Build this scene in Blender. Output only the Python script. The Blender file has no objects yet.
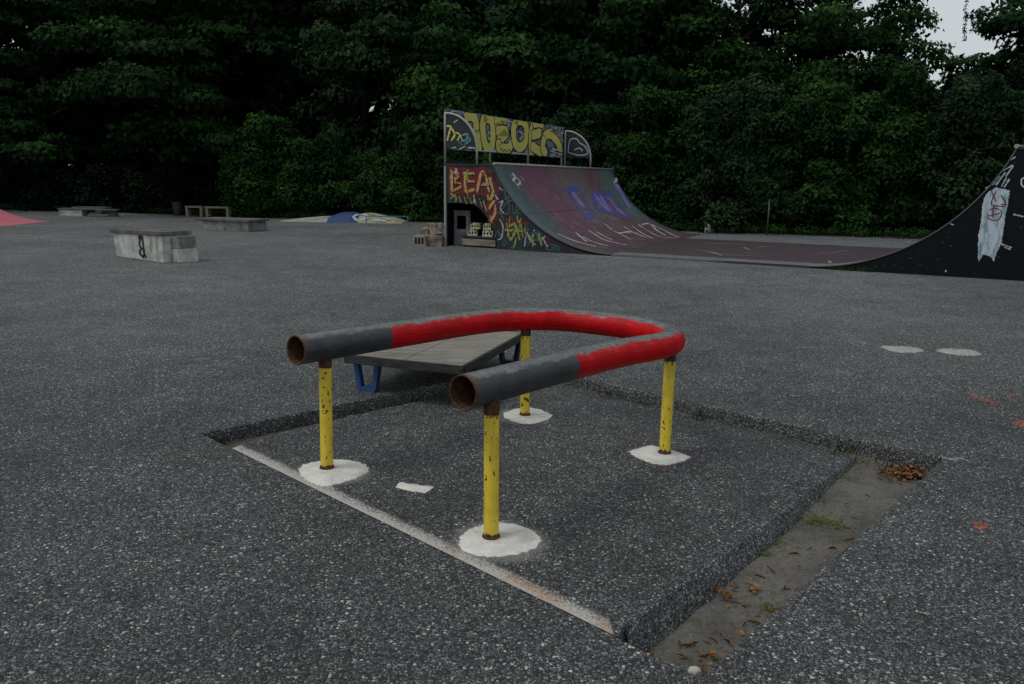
import bpy, bmesh, math, random
import numpy as np
from mathutils import Vector, Matrix
PIPE_LEN = 4.53; WEARC = .25
random.seed(11); rng = np.random.default_rng(11)
scene = bpy.context.scene
COL = scene.collection
rad = math.radians

# ------------------------------------------------------------------ materials
class NT:
    def __init__(s, name):
        s.m = bpy.data.materials.new(name); s.m.use_nodes = True
        s.t = s.m.node_tree; s.t.nodes.clear()
        s.out = s.n('ShaderNodeOutputMaterial')
        s.b = s.n('ShaderNodeBsdfPrincipled'); s.l(s.b.outputs[0], s.out.inputs['Surface'])
        s.b.inputs['Roughness'].default_value = .8
        s.b.inputs['Specular IOR Level'].default_value = .3
    def n(s, t, **k):
        x = s.t.nodes.new(t)
        for a, b in k.items(): setattr(x, a, b)
        return x
    def l(s, a, b): s.t.links.new(a, b)
    def put(s, sock, v):
        if hasattr(v, 'is_linked') or hasattr(v, 'links'): s.l(v, sock)
        else:
            if isinstance(v, (tuple, list)) and len(v) == 3 and sock.type == 'RGBA': v = (*v, 1)
            sock.default_value = v
    def set(s, **k):
        for a, b in k.items(): s.put(s.b.inputs[a.replace('_', ' ')], b)
    def pos(s): return s.n('ShaderNodeNewGeometry').outputs['Position']
    def objc(s): return s.n('ShaderNodeTexCoord').outputs['Object']
    def uv(s): return s.n('ShaderNodeTexCoord').outputs['UV']
    def xyz(s, v):
        x = s.n('ShaderNodeSeparateXYZ'); s.l(v, x.inputs[0]); return x.outputs
    def scale(s, v, sc):
        x = s.n('ShaderNodeVectorMath', operation='MULTIPLY'); s.l(v, x.inputs[0]); x.inputs[1].default_value = sc; return x.outputs[0]
    def noise(s, v, sc, det=4, rough=.55, dist=0):
        x = s.n('ShaderNodeTexNoise'); s.l(v, x.inputs['Vector'])
        x.inputs['Scale'].default_value = sc; x.inputs['Detail'].default_value = det
        x.inputs['Roughness'].default_value = rough; x.inputs['Distortion'].default_value = dist
        return x.outputs['Fac']
    def vor(s, v, sc, feature='F1', rnd=1):
        x = s.n('ShaderNodeTexVoronoi', feature=feature); s.l(v, x.inputs['Vector'])
        x.inputs['Scale'].default_value = sc; x.inputs['Randomness'].default_value = rnd
        return x.outputs
    def ramp(s, f, stops, interp='LINEAR'):
        x = s.n('ShaderNodeValToRGB'); x.color_ramp.interpolation = interp; e = x.color_ramp.elements
        while len(e) < len(stops): e.new(.5)
        for i, (p, c) in enumerate(stops):
            e[i].position = p
            e[i].color = (c, c, c, 1) if isinstance(c, (int, float)) else (*c, 1)
        s.l(f, x.inputs[0]); return x.outputs[0]
    def mix(s, f, a, b, mode='MIX'):
        x = s.n('ShaderNodeMix', data_type='RGBA', blend_type=mode)
        s.put(x.inputs[0], f)
        for i, v in ((6, a), (7, b)):
            if isinstance(v, tuple): x.inputs[i].default_value = (*v, 1)
            else: s.l(v, x.inputs[i])
        return x.outputs[2]
    def math(s, op, a, b=None, c=None, clamp=False):
        x = s.n('ShaderNodeMath', operation=op, use_clamp=clamp)
        for i, v in enumerate((a, b, c)):
            if v is not None: s.put(x.inputs[i], v)
        return x.outputs[0]
    def step(s, f, a, b, lo=0., hi=1.):
        x = s.n('ShaderNodeMapRange', interpolation_type='SMOOTHSTEP'); s.l(f, x.inputs[0])
        for i, v in zip((1, 2, 3, 4), (a, b, lo, hi)): x.inputs[i].default_value = v
        return x.outputs[0]
    def bump(s, h, st=.5, d=.01):
        x = s.n('ShaderNodeBump'); s.l(h, x.inputs['Height']); x.inputs['Strength'].default_value = st
        x.inputs['Distance'].default_value = d; s.l(x.outputs[0], s.b.inputs['Normal'])

def asphalt(name, tone=1., line=False, hi=.46):
    m = NT(name); p = m.pos()
    warp = m.n('ShaderNodeTexNoise'); m.l(p, warp.inputs['Vector']); warp.inputs['Scale'].default_value = 40
    va = m.n('ShaderNodeVectorMath', operation='MULTIPLY_ADD'); m.l(warp.outputs['Color'], va.inputs[0]); va.inputs[1].default_value = (.014,)*3; m.l(p, va.inputs[2])
    q = va.outputs[0]
    big, sm = m.vor(q, 88), m.vor(q, 190)
    def stones(v, bright):
        r = m.xyz(v['Color'])
        t = m.ramp(r[0], [(0, (.022, .024, .024)), (.35, (.058, .062, .062)), (.65, (.112, .117, .117)), (.88, (.20, .205, .204)), (1, bright)])
        edge = m.step(v['Distance'], .34, .68)
        return m.mix(edge, t, (.017, .0185, .019)), r
    c1, r1 = stones(big, (hi, hi, hi * .97)); c2, r2 = stones(sm, (hi * .85, hi * .85, hi * .83))
    sel = m.step(r1[1], .50, .52)
    c = m.mix(sel, c1, c2)
    n1 = m.noise(p, .35, 5); n2 = m.noise(p, 2.2, 5, .6); n3 = m.noise(p, 14, 3)
    f = m.math('ADD', m.step(n1, .3, .7, .82, 1.22), m.step(n2, .3, .72, -.16, .18))
    f = m.math('ADD', f, m.step(n3, .3, .7, -.1, .1))
    # paler towards the back: brightness at grazing view painted into the colour
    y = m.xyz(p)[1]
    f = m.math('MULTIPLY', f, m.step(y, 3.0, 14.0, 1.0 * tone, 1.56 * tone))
    cc = m.n('ShaderNodeCombineColor')
    for i in range(3): m.l(f, cc.inputs[i])
    c = m.mix(1., c, cc.outputs[0], 'MULTIPLY')
    # few warm / mossy tints
    c = m.mix(m.step(m.noise(p, .9, 6, .65), .58, .75, 0, .16), c, (.075, .07, .05))
    # streaky pale wear
    st = m.noise(m.scale(p, (.12, .9, 1)), 1.0, 5, .6)
    c = m.mix(m.step(st, .56, .72, 0, .22), c, (.13, .13, .13))
    # hairline cracks
    ck = m.n('ShaderNodeTexVoronoi', feature='DISTANCE_TO_EDGE'); wv = m.n('ShaderNodeVectorMath', operation='MULTIPLY_ADD')
    wn = m.n('ShaderNodeTexNoise'); m.l(p, wn.inputs['Vector']); wn.inputs['Scale'].default_value = 3; wn.inputs['Detail'].default_value = 6
    m.l(wn.outputs['Color'], wv.inputs[0]); wv.inputs[1].default_value = (.55,)*3; m.l(p, wv.inputs[2]); m.l(wv.outputs[0], ck.inputs['Vector']); ck.inputs['Scale'].default_value = .42
    crack = m.math('MULTIPLY', m.step(ck.outputs['Distance'], .0, .0035, 1, 0), m.step(m.noise(p, .8, 2), .52, .6))
    c = m.mix(m.math('MULTIPLY', crack, .75), c, (.012, .012, .013))
    if line:      # old white paint brushed along the slab's front edge, with orange-brown patches
        dn = m.n('ShaderNodeVectorMath', operation='DOT_PRODUCT'); s0 = m.n('ShaderNodeVectorMath', operation='SUBTRACT'); m.l(p, s0.inputs[0]); s0.inputs[1].default_value = (-1.563, 4.19, 0)
        m.l(s0.outputs[0], dn.inputs[0]); dn.inputs[1].default_value = (.6823, .7311, 0)
        dd = m.math('ADD', dn.outputs['Value'], m.math('MULTIPLY', m.math('SUBTRACT', m.noise(p, 7, 4), .5), .05))
        dd = m.math('ADD', dd, m.math('MULTIPLY', m.math('SUBTRACT', m.noise(p, 60, 3, .7), .5), .05))
        k = m.step(dd, .052, .084, 1, 0)
        k = m.math('MULTIPLY', k, m.step(m.math('ADD', m.xyz(sm['Color'])[0], m.step(dd, .0, .06, .5, -.1)), .35, .55, .35, 1))
        xx = m.xyz(p)[0]; k = m.math('MULTIPLY', k, m.math('MULTIPLY', m.step(xx, .35, .362, 1, 0), m.step(m.xyz(p)[2], -.012, -.008)))
        wc = m.mix(m.math('MULTIPLY', m.math('MULTIPLY', m.step(m.noise(p, 5, 4), .42, .58), m.step(xx, -.4, -.1)), .6), (.47, .445, .41), (.42, .25, .15))
        c = m.mix(m.math('MULTIPLY', k, .88), c, wc)
        # pale overspray round the filler patches
        for cx, cy, rr, a_ in ((-.93, 3.86, .23, .35), (-.04, 3.10, .24, .3), (.10, 5.08, .24, .2)):
            s1 = m.n('ShaderNodeVectorMath', operation='DISTANCE'); m.l(p, s1.inputs[0]); s1.inputs[1].default_value = (cx, cy, 0)
            q1 = m.math('ADD', s1.outputs['Value'], m.math('MULTIPLY', m.math('SUBTRACT', m.noise(p, 12, 5, .7), .5), .14))
            c = m.mix(m.math('MULTIPLY', m.step(q1, rr - .08, rr, 1, 0), a_), c, (.42, .41, .38))
    m.set(Base_Color=c, Roughness=.78)
    m.b.inputs['Specular IOR Level'].default_value = .3
    h = m.math('MULTIPLY_ADD', big['Distance'], -1., m.math('MULTIPLY', sm['Distance'], -.6))
    m.bump(h, .9, .006)
    return m.m

def paint(name, col, rough=.55, wear=.25, under=(.05, .05, .055), sc=9, spec=.35):
    m = NT(name); p = m.objc()
    n = m.noise(p, sc, 7, .65); n2 = m.noise(p, sc * .25, 4)
    c = m.mix(m.step(n2, .3, .7, 0, .35), tuple(col), tuple(x * .6 for x in col))
    c = m.mix(m.step(n, .56, .68, 0, wear), c, under)
    m.set(Base_Color=c, Roughness=rough); m.b.inputs['Specular IOR Level'].default_value = spec
    m.bump(n, .25, .004)
    return m.m

def concrete(name, a=(.30, .30, .28), b=(.14, .14, .13), stain=(.035, .035, .032), k=.6, streak=True):
    m = NT(name); p = m.objc()
    c = m.mix(m.step(m.noise(p, 5, 7, .65), .35, .65), a, b)
    if streak:
        c = m.mix(m.step(m.noise(m.scale(p, (5, 5, .8)), 1.0, 6, .7), .52, .70, 0, k), c, stain)
    c = m.mix(m.step(m.noise(p, 22, 4), .6, .72, 0, .4), c, stain)
    m.set(Base_Color=c, Roughness=.9); m.bump(m.noise(p, 30, 6), .4, .004)
    return m.m

def leafmat(name, dark, mid, light, hue=0.):
    m = NT(name)
    a = m.n('ShaderNodeAttribute', attribute_name='tint').outputs['Fac']
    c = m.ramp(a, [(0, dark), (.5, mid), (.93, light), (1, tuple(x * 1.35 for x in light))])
    oi = m.n('ShaderNodeObjectInfo').outputs['Random']
    c = m.mix(m.step(oi, 0, 1, 0, .25), c, tuple(x * .6 for x in mid))
    m.set(Base_Color=c, Roughness=.6); m.b.inputs['Specular IOR Level'].default_value = .07
    tr = m.n('ShaderNodeBsdfTranslucent'); m.l(c, tr.inputs[0])
    mx = m.n('ShaderNodeMixShader'); mx.inputs[0].default_value = .22
    m.l(m.b.outputs[0], mx.inputs[1]); m.l(tr.outputs[0], mx.inputs[2]); m.l(mx.outputs[0], m.out.inputs['Surface'])
    return m.m

def flat(name, col, rough=.7, metal=0.): 
    m = NT(name); n = m.noise(m.objc(), 14, 5)
    m.set(Base_Color=m.mix(m.step(n, .3, .7), tuple(col), tuple(x * .65 for x in col)), Roughness=rough, Metallic=metal); return m.m

M = {}
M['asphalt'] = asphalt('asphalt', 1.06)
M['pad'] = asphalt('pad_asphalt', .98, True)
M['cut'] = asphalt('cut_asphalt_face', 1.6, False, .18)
def mat_dirt():
    m = NT('dirt'); p = m.pos()
    c = m.mix(m.step(m.noise(p, 3.5, 6, .6), .35, .65), (.165, .155, .135), (.095, .090, .079))
    c = m.mix(m.step(m.noise(p, 60, 4, .7), .45, .7, 0, .6), c, (.035, .032, .028))
    c = m.mix(m.step(m.noise(p, 9, 5, .6), .57, .68, 0, .5), c, (.070, .085, .025))
    v = m.vor(p, 130); c = m.mix(m.math('MULTIPLY', m.step(m.xyz(v['Color'])[0], .93, .97), m.step(v['Distance'], .3, .5, 1, 0)), c, (.28, .27, .25))
    m.set(Base_Color=c, Roughness=.95); m.bump(m.noise(p, 70, 7, .7), .9, .02); return m.m
M['dirt'] = mat_dirt()
def mat_pipe():
    # uv.x = metres along the bar, uv.y = 0..1 around (0.25 = top, 0.75 = underside)
    m = NT('rail_pipe_paint'); u = m.xyz(m.uv()); p = m.objc()
    nf = m.noise(p, 22, 8, .78); nc = m.noise(p, 7, 5, .6); nl = m.noise(p, 90, 4, .7)
    steel = m.ramp(nf, [(.3, (.05, .055, .06)), (.5, (.12, .122, .12)), (.7, (.24, .24, .23))])
    sv = m.n('ShaderNodeCombineXYZ'); m.l(m.math('MULTIPLY', u[0], 5.), sv.inputs[0]); m.l(m.math('MULTIPLY', u[1], 60.), sv.inputs[1])
    sv2 = m.n('ShaderNodeCombineXYZ'); m.l(m.math('MULTIPLY', u[0], 9.), sv2.inputs[0]); m.l(m.math('MULTIPLY', u[1], 26.), sv2.inputs[1]); ns = m.noise(sv2.outputs[0], 1.0, 8, .75)
    paintg = m.mix(m.step(nc, .35, .65), (.014, .022, .030), (.030, .038, .044))
    paintg = m.mix(m.step(ns, .50, .62, 0, .6), paintg, (.062, .066, .068))
    paintg = m.mix(m.step(ns, .50, .36, 0, .6), paintg, (.060, .038, .028))
    paintg = m.mix(m.step(nf, .56, .64, 0, .7), paintg, (.105, .060, .040))
    paintg = m.mix(m.step(nl, .66, .72, 0, .6), paintg, (.12, .24, .27))
    red = m.mix(m.step(nc, .35, .65), (.50, .001, .004), (.35, .001, .004))
    red = m.mix(m.step(ns, .60, .68, 0, .8), red, (.09, .03, .032)); red = m.mix(m.step(nl, .63, .70, 0, .85), red, (.06, .012, .014))
    uu = m.math('ADD', u[0], m.math('MULTIPLY', m.math('SUBTRACT', nf, .5), .10))
    isred = m.math('MULTIPLY', m.step(uu, .745, .765), m.step(uu, PIPE_LEN - .60, PIPE_LEN - .585, 1, 0))
    base = m.mix(isred, paintg, red)
    # worn bare top: grinding polishes the upper quarter
    d = m.math('ABSOLUTE', m.math('SUBTRACT', u[1], WEARC))
    d = m.math('ADD', d, m.math('MULTIPLY', m.math('SUBTRACT', nc, .5), .09))
    d = m.math('ADD', d, m.math('MULTIPLY', m.math('SUBTRACT', ns, .5), .22))
    worn = m.step(d, .095, .118, 1, 0)
    # more ragged bare metal along the front arm where it is ridden most
    arm = m.math('MULTIPLY', m.step(u[0], 2.95, 3.15), .0)
    c = m.mix(worn, base, steel)
    # long bright scratches along the bar
    sc = m.noise(sv.outputs[0], 1.3, 6, .72)
    scm = m.math('MULTIPLY', m.step(sc, .58, .66, 0, .85), m.step(d, .05, .22, 1, .3))
    c = m.mix(scm, c, (.30, .31, .32))
    # rust at the two open ends
    e = m.math('MINIMUM', u[0], m.math('SUBTRACT', PIPE_LEN, u[0]))
    e = m.math('ADD', e, m.math('MULTIPLY', m.math('SUBTRACT', nf, .5), .16))
    c = m.mix(m.step(e, -.01, .05, .85, 0), c, m.ramp(nl, [(.3, (.035, .018, .012)), (.7, (.13, .055, .028))]))
    met = m.math('MAXIMUM', m.math('MULTIPLY', worn, .45), scm)
    m.set(Base_Color=c, Metallic=m.math('MULTIPLY', met, .8), Roughness=m.step(m.math('ADD', worn, m.math('MULTIPLY', nf, .4)), 0, 1.3, .46, .40))
    m.l(m.math('SUBTRACT', .42, m.math('MULTIPLY', m.math('MULTIPLY', isred, m.math('SUBTRACT', 1., worn)), .27)), m.b.inputs['Specular IOR Level'])
    m.bump(m.math('ADD', nf, m.math('MULTIPLY', sc, .6)), .22, .004); return m.m
def mat_rust(name='rust', k=1.):
    m = NT(name); p = m.objc(); n = m.noise(p, 40, 7, .7)
    m.set(Base_Color=m.ramp(n, [(.3, (.018*k, .010*k, .008*k)), (.5, (.060*k, .028*k, .016*k)), (.72, (.16*k, .068*k, .030*k))]), Roughness=.88)
    m.bump(n, .6, .004); return m.m
M['rust'] = mat_rust()
M['rust_in'] = mat_rust('rust_inside', 1.0)
def mat_post(seed):
    m = NT('yellow_post_paint'); p0 = m.objc()
    off = m.n('ShaderNodeVectorMath', operation='ADD'); m.l(p0, off.inputs[0]); off.inputs[1].default_value = (seed * 3.1, seed * 1.7, 0); p = off.outputs[0]
    z = m.xyz(p0)[2]
    y = m.mix(m.step(m.noise(p, 9, 5), .35, .7), (.70, .52, .04), (.55, .41, .035))
    y = m.mix(m.step(m.noise(m.scale(p, (30, 30, 3)), 1., 5), .55, .75, 0, .5), y, (.33, .27, .05))
    chip = m.math('MAXIMUM', m.step(m.noise(m.scale(p, (1, 1, .55)), 60, 3, .5), .645, .66), m.step(m.noise(p, 24, 4, .6), .66, .675))
    ends = m.math('MAXIMUM', m.step(m.math('ADD', z, m.math('MULTIPLY', m.noise(p, 45, 3), .05)), .045, .052, 1, 0),
                  m.step(m.math('ADD', z, m.math('MULTIPLY', m.noise(m.scale(p, (1, 1, .3)), 70, 3), .12)), .600, .612))
    k = m.math('MAXIMUM', chip, ends)
    rust = m.ramp(m.noise(p, 60, 5), [(.35, (.020, .012, .010)), (.7, (.11, .045, .022))])
    m.set(Base_Color=m.mix(k, y, rust), Roughness=.5); m.b.inputs['Specular IOR Level'].default_value = .4
    m.bump(m.math('SUBTRACT', m.noise(p, 30, 4), m.math('MULTIPLY', k, .7)), .35, .003); return m.m
def mat_white_patch(name, tint=(.56, .55, .50), orange=False, fade=0):
    m = NT(name); p = m.pos()
    n = m.noise(p, 14, 6, .6); n2 = m.noise(p, 80, 5, .7)
    c = m.mix(m.step(n, .3, .7), tint, tuple(x * .8 for x in tint))
    c = m.mix(m.step(n2, .58, .72, 0, .6), c, (.20, .19, .17)); c = m.mix(m.step(m.noise(p, 5, 6, .7), .5, .68, 0, .45), c, (.30, .285, .25))
    if orange:
        x = m.xyz(p)[0]
        o = m.math('MULTIPLY', m.step(m.noise(p, 6, 4), .42, .58), m.step(x, -.35, -.1))
        c = m.mix(m.math('MULTIPLY', o, .75), c, (.46, .25, .13))
    if fade:
        v = m.vor(p, 95); r = m.xyz(v['Color'])[0]
        c = m.mix(m.math('MULTIPLY', m.step(r, .5 - fade * .3, .62), fade), c, (.045, .048, .052))
    m.set(Base_Color=c, Roughness=.85); m.bump(n2, .5, .004); return m.m
M['patch'] = mat_white_patch('white_filler', (.62, .61, .56))
M['line'] = mat_white_patch('pale_edge_line', (.50, .47, .43), True, .45)
M['greypatch'] = mat_white_patch('worn_grey_paint', (.38, .38, .36), False, .4)
M['redmark'] = mat_white_patch('faded_red_paint', (.42, .085, .05), False, .95)
M['pinkmark'] = mat_white_patch('faint_pink_spray', (.30, .12, .20), False, .8)
M['faint'] = mat_white_patch('faint_scuff', (.16, .16, .155), False, .9)
M['scratch'] = mat_white_patch('pale_scuff', (.34, .35, .35), False, .8)
def mat_wood(name, a, b, sc=(2.2, 30, 30)):
    m = NT(name); p = m.objc()
    g = m.noise(m.scale(p, sc), 1.0, 7, .6, .4)
    c = m.mix(m.step(g, .35, .65), a, b)
    c = m.mix(m.step(m.noise(p, 5, 5, .6), .5, .75, 0, .5), c, tuple(x * .45 for x in b))
    m.set(Base_Color=c, Roughness=.75); m.bump(g, .5, .006); return m.m
M['deck'] = mat_wood('weathered_board', (.225, .21, .18), (.13, .12, .10))
M['darkwood'] = mat_wood('dark_edge_wood', (.045, .044, .042), (.022, .022, .022))
M['bench'] = mat_wood('old_grey_timber', (.25, .22, .17), (.13, .11, .09))
M['blue'] = paint('blue_leg_paint', (.020, .075, .19), .45, .6, (.012, .02, .04), 14)
M['navy'] = paint('near_black_leg', (.010, .016, .030), .5, .5, (.01, .012, .015), 14)  # near-black tone for the back and right-hand legs
M['block'] = concrete('whitewashed_concrete', (.50, .50, .47), (.30, .30, .28), (.03, .03, .028), .85)
M['ledge'] = concrete('grey_concrete', (.24, .24, .23), (.13, .13, .125), (.03, .03, .03), .8)
M['cap'] = concrete('dark_stained_concrete', (.13, .125, .12), (.06, .06, .058), (.02, .02, .02), .5, False)
M['pink'] = paint('pink_ramp_paint', (.44, .14, .165), .7, .4, (.30, .13, .14), 4, .1)
M['moundw'] = paint('pale_painted_concrete', (.26, .26, .24), .8, .5, (.10, .10, .10), 3)
M['moundb'] = paint('blue_painted_concrete', (.020, .050, .15), .7, .5, (.05, .08, .13), 3)
M['moundy'] = paint('yellowish_painted_concrete', (.30, .28, .18), .8, .6, (.16, .17, .17), 3)
M['railb'] = paint('pale_blue_steel', (.09, .20, .30), .5, .3, (.05, .05, .05), 9)
M['brick'] = concrete('reddish_broken_block', (.24, .17, .14), (.13, .105, .09), (.05, .03, .025), .4, False)
M['brickp'] = concrete('pale_hollow_block', (.30, .26, .20), (.18, .15, .12), (.05, .04, .03), .4, False)
M['steel'] = paint('pale_tube_steel', (.30, .30, .29), .45, .5, (.12, .10, .08), 12, .5)
M['coping'] = paint('worn_coping_steel', (.26, .25, .25), .4, .5, (.10, .07, .07), 12, .5)
M['black'] = paint('black_plywood', (.005, .007, .010), .6, .3, (.012, .016, .022), 5, .12)
M['darkpanel'] = flat('dark_recess', (.012, .012, .014), .8)
M['greypanel'] = concrete('grey_panel', (.16, .16, .165), (.09, .09, .10), (.03, .03, .03), .6)
def mat_side():
    m = NT('graffiti_side_panel'); p = m.objc()
    c = m.mix(m.step(m.noise(p, 1.6, 4, .6), .42, .58), (.022, .014, .018), (.016, .034, .038))
    c = m.mix(m.step(m.noise(p, 3.1, 5, .65), .56, .66, 0, .8), c, (.085, .018, .014))
    c = m.mix(m.step(m.noise(p, 7, 4, .6), .58, .64, 0, .7), c, (.012, .014, .02))
    m.set(Base_Color=c, Roughness=.6); m.bump(m.noise(p, 20, 5), .3, .006); return m.m
M['side'] = mat_side()
def mat_surface():
    # uv: x = metres across the ramp from the near side, y = metres along the ride line from the coping
    m = NT('graffiti_ride_surface'); uvv = m.uv(); u = m.xyz(uvv)
    n = m.noise(uvv, 1.1, 5, .6); n2 = m.noise(uvv, 3.7, 6, .65); n3 = m.noise(m.scale(uvv, (4, .5, 1)), 1.5, 6, .65)
    x = m.math('ADD', u[0], m.math('MULTIPLY', m.math('SUBTRACT', n, .5), 1.6))
    teal = (.045, .070, .074); mag = (.120, .046, .074); grey = (.105, .085, .092); 
    c = m.ramp(m.math('MULTIPLY', x, 1 / 7.2), [(0, (.050, .085, .088)), (.09, teal), (.17, mag), (.34, (.115, .052, .076)), (.45, grey), (.62, (.100, .088, .092)), (.74, (.115, .048, .066)), (.83, (.07, .10, .10)), (1, (.045, .10, .095))])
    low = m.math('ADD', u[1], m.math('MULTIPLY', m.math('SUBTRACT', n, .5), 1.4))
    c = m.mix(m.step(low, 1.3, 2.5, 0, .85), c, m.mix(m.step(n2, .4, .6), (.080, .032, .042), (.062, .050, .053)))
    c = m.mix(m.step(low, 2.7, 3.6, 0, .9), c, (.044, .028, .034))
    c = m.mix(m.step(n2, .55, .7, 0, .45), c, (.17, .15, .155))
    c = m.mix(m.step(n3, .52, .70, 0, .5), c, (.07, .06, .065))
    fr = lambda v, k, w_: m.step(m.math('ABSOLUTE', m.math('SUBTRACT', m.math('FRACT', m.math('MULTIPLY', v, 1 / k)), .5)), .5 - w_ / k, .5 - w_ / k * .6)
    seam = m.math('MAXIMUM', fr(u[0], 1.22, .012), fr(u[1], 1.3, .014))
    c = m.mix(m.math('MULTIPLY', seam, .7), c, (.018, .014, .016))
    sk_ = m.noise(m.scale(uvv, (9, .35, 1)), 2.2, 6, .75)
    c = m.mix(m.step(sk_, .60, .72, 0, .45), c, (.24, .22, .23))
    m.set(Base_Color=c, Roughness=m.step(n2, .3, .7, .42, .6)); m.b.inputs['Specular IOR Level'].default_value = .35
    m.bump(n3, .15, .006); return m.m
M['surface'] = mat_surface()
def mat_flatbed():
    m = NT('flat_bottom_plywood'); u = m.xyz(m.uv()); uvv = m.uv()
    x = m.math('ADD', u[0], m.math('MULTIPLY', m.math('SUBTRACT', m.noise(uvv, 2, 4), .5), .3))
    inner = m.math('MULTIPLY', m.step(x, .45, .65), m.step(x, 5.4, 5.6, 1, 0))
    n = m.noise(uvv, 2.6, 5)
    pl = m.mix(m.step(n, .35, .65), (.050, .031, .037), (.036, .028, .032))
    gr = m.mix(m.step(n, .35, .65), (.125, .132, .140), (.095, .098, .104))
    m.set(Base_Color=m.mix(inner, gr, pl), Roughness=.65); m.bump(m.noise(uvv, 12, 5), .2, .006); return m.m
M['flatbed'] = mat_flatbed()
def mat_board():
    m = NT('graffiti_board'); p = m.objc()
    c = m.mix(m.step(m.noise(p, 2.3, 4, .6), .45, .55), (.040, .050, .070), (.16, .19, .20))
    c = m.mix(m.step(m.noise(p, 6, 5, .6), .56, .62, 0, .8), c, (.36, .38, .36))
    c = m.mix(m.step(m.noise(p, 4, 5, .6), .60, .66, 0, .8), c, (.010, .012, .018))
    m.set(Base_Color=c, Roughness=.6); return m.m
M['board'] = mat_board()
M['archpanel'] = paint('dark_arch_panel', (.020, .022, .028), .6, .4, (.05, .05, .055), 6)
for k, c in dict(yellow=(.58, .53, .14), white=(.50, .52, .52), ink=(.012, .012, .018), cyan=(.10, .26, .30), peach=(.46, .29, .16), lime=(.27, .27, .06),
                 red=(.15, .012, .012), teal=(.050, .10, .10), purple=(.11, .03, .14), blue=(.060, .060, .26), violet=(.17, .13, .36), palewhite=(.40, .40, .42),
                 dullwhite=(.24, .21, .21), bandwhite=(.36, .42, .46)).items():
    M['g_' + k] = paint('spray_' + k, c, .6, .35, tuple(x * .55 for x in c), 8)
def mat_peach():
    m = NT('spray_peach_yellow'); p = m.objc(); n = m.noise(p, 3.5, 4, .6); n2 = m.noise(p, 14, 5, .7)
    c = m.ramp(n, [(.36, (.42, .33, .22)), (.48, (.40, .20, .10)), (.56, (.46, .34, .05)), (.66, (.30, .28, .20))])
    c = m.mix(m.step(n2, .54, .62, 0, .8), c, (.10, .015, .012))
    m.set(Base_Color=c, Roughness=.6); return m.m
M['g_peach'] = mat_peach()
M['bark'] = concrete('bark', (.045, .038, .030), (.022, .020, .016), (.010, .010, .008), .5)
M['leafA'] = leafmat('leaf_maple', (.003, .010, .004), (.009, .032, .009), (.025, .072, .015))
M['leafB'] = leafmat('leaf_greyish', (.005, .012, .007), (.016, .037, .016), (.036, .070, .027))
M['leafC'] = leafmat('leaf_vine', (.004, .012, .005), (.013, .040, .011), (.040, .098, .018))
M['leafD'] = leafmat('leaf_far', (.002, .006, .003), (.005, .012, .005), (.010, .022, .008))
M['grass'] = leafmat('grass_blades', (.012, .022, .008), (.030, .050, .014), (.075, .09, .03))
M['dryleaf'] = leafmat('dry_leaf', (.06, .028, .014), (.17, .080, .032), (.34, .18, .075))
M['moss'] = leafmat('moss', (.05, .07, .012), (.11, .13, .02), (.19, .20, .04))
M['jug'] = flat('white_plastic', (.42, .43, .42), .4)
M['stone'] = concrete('pale_stone', (.40, .39, .36), (.28, .27, .25), (.15, .15, .14), .2, False)
M['bin'] = flat('dark_plastic', (.028, .030, .036), .5)
M['paper'] = flat('white_paper', (.62, .60, .54), .8)
M['fence'] = flat('galvanised_post', (.10, .10, .095), .6, .3)
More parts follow.
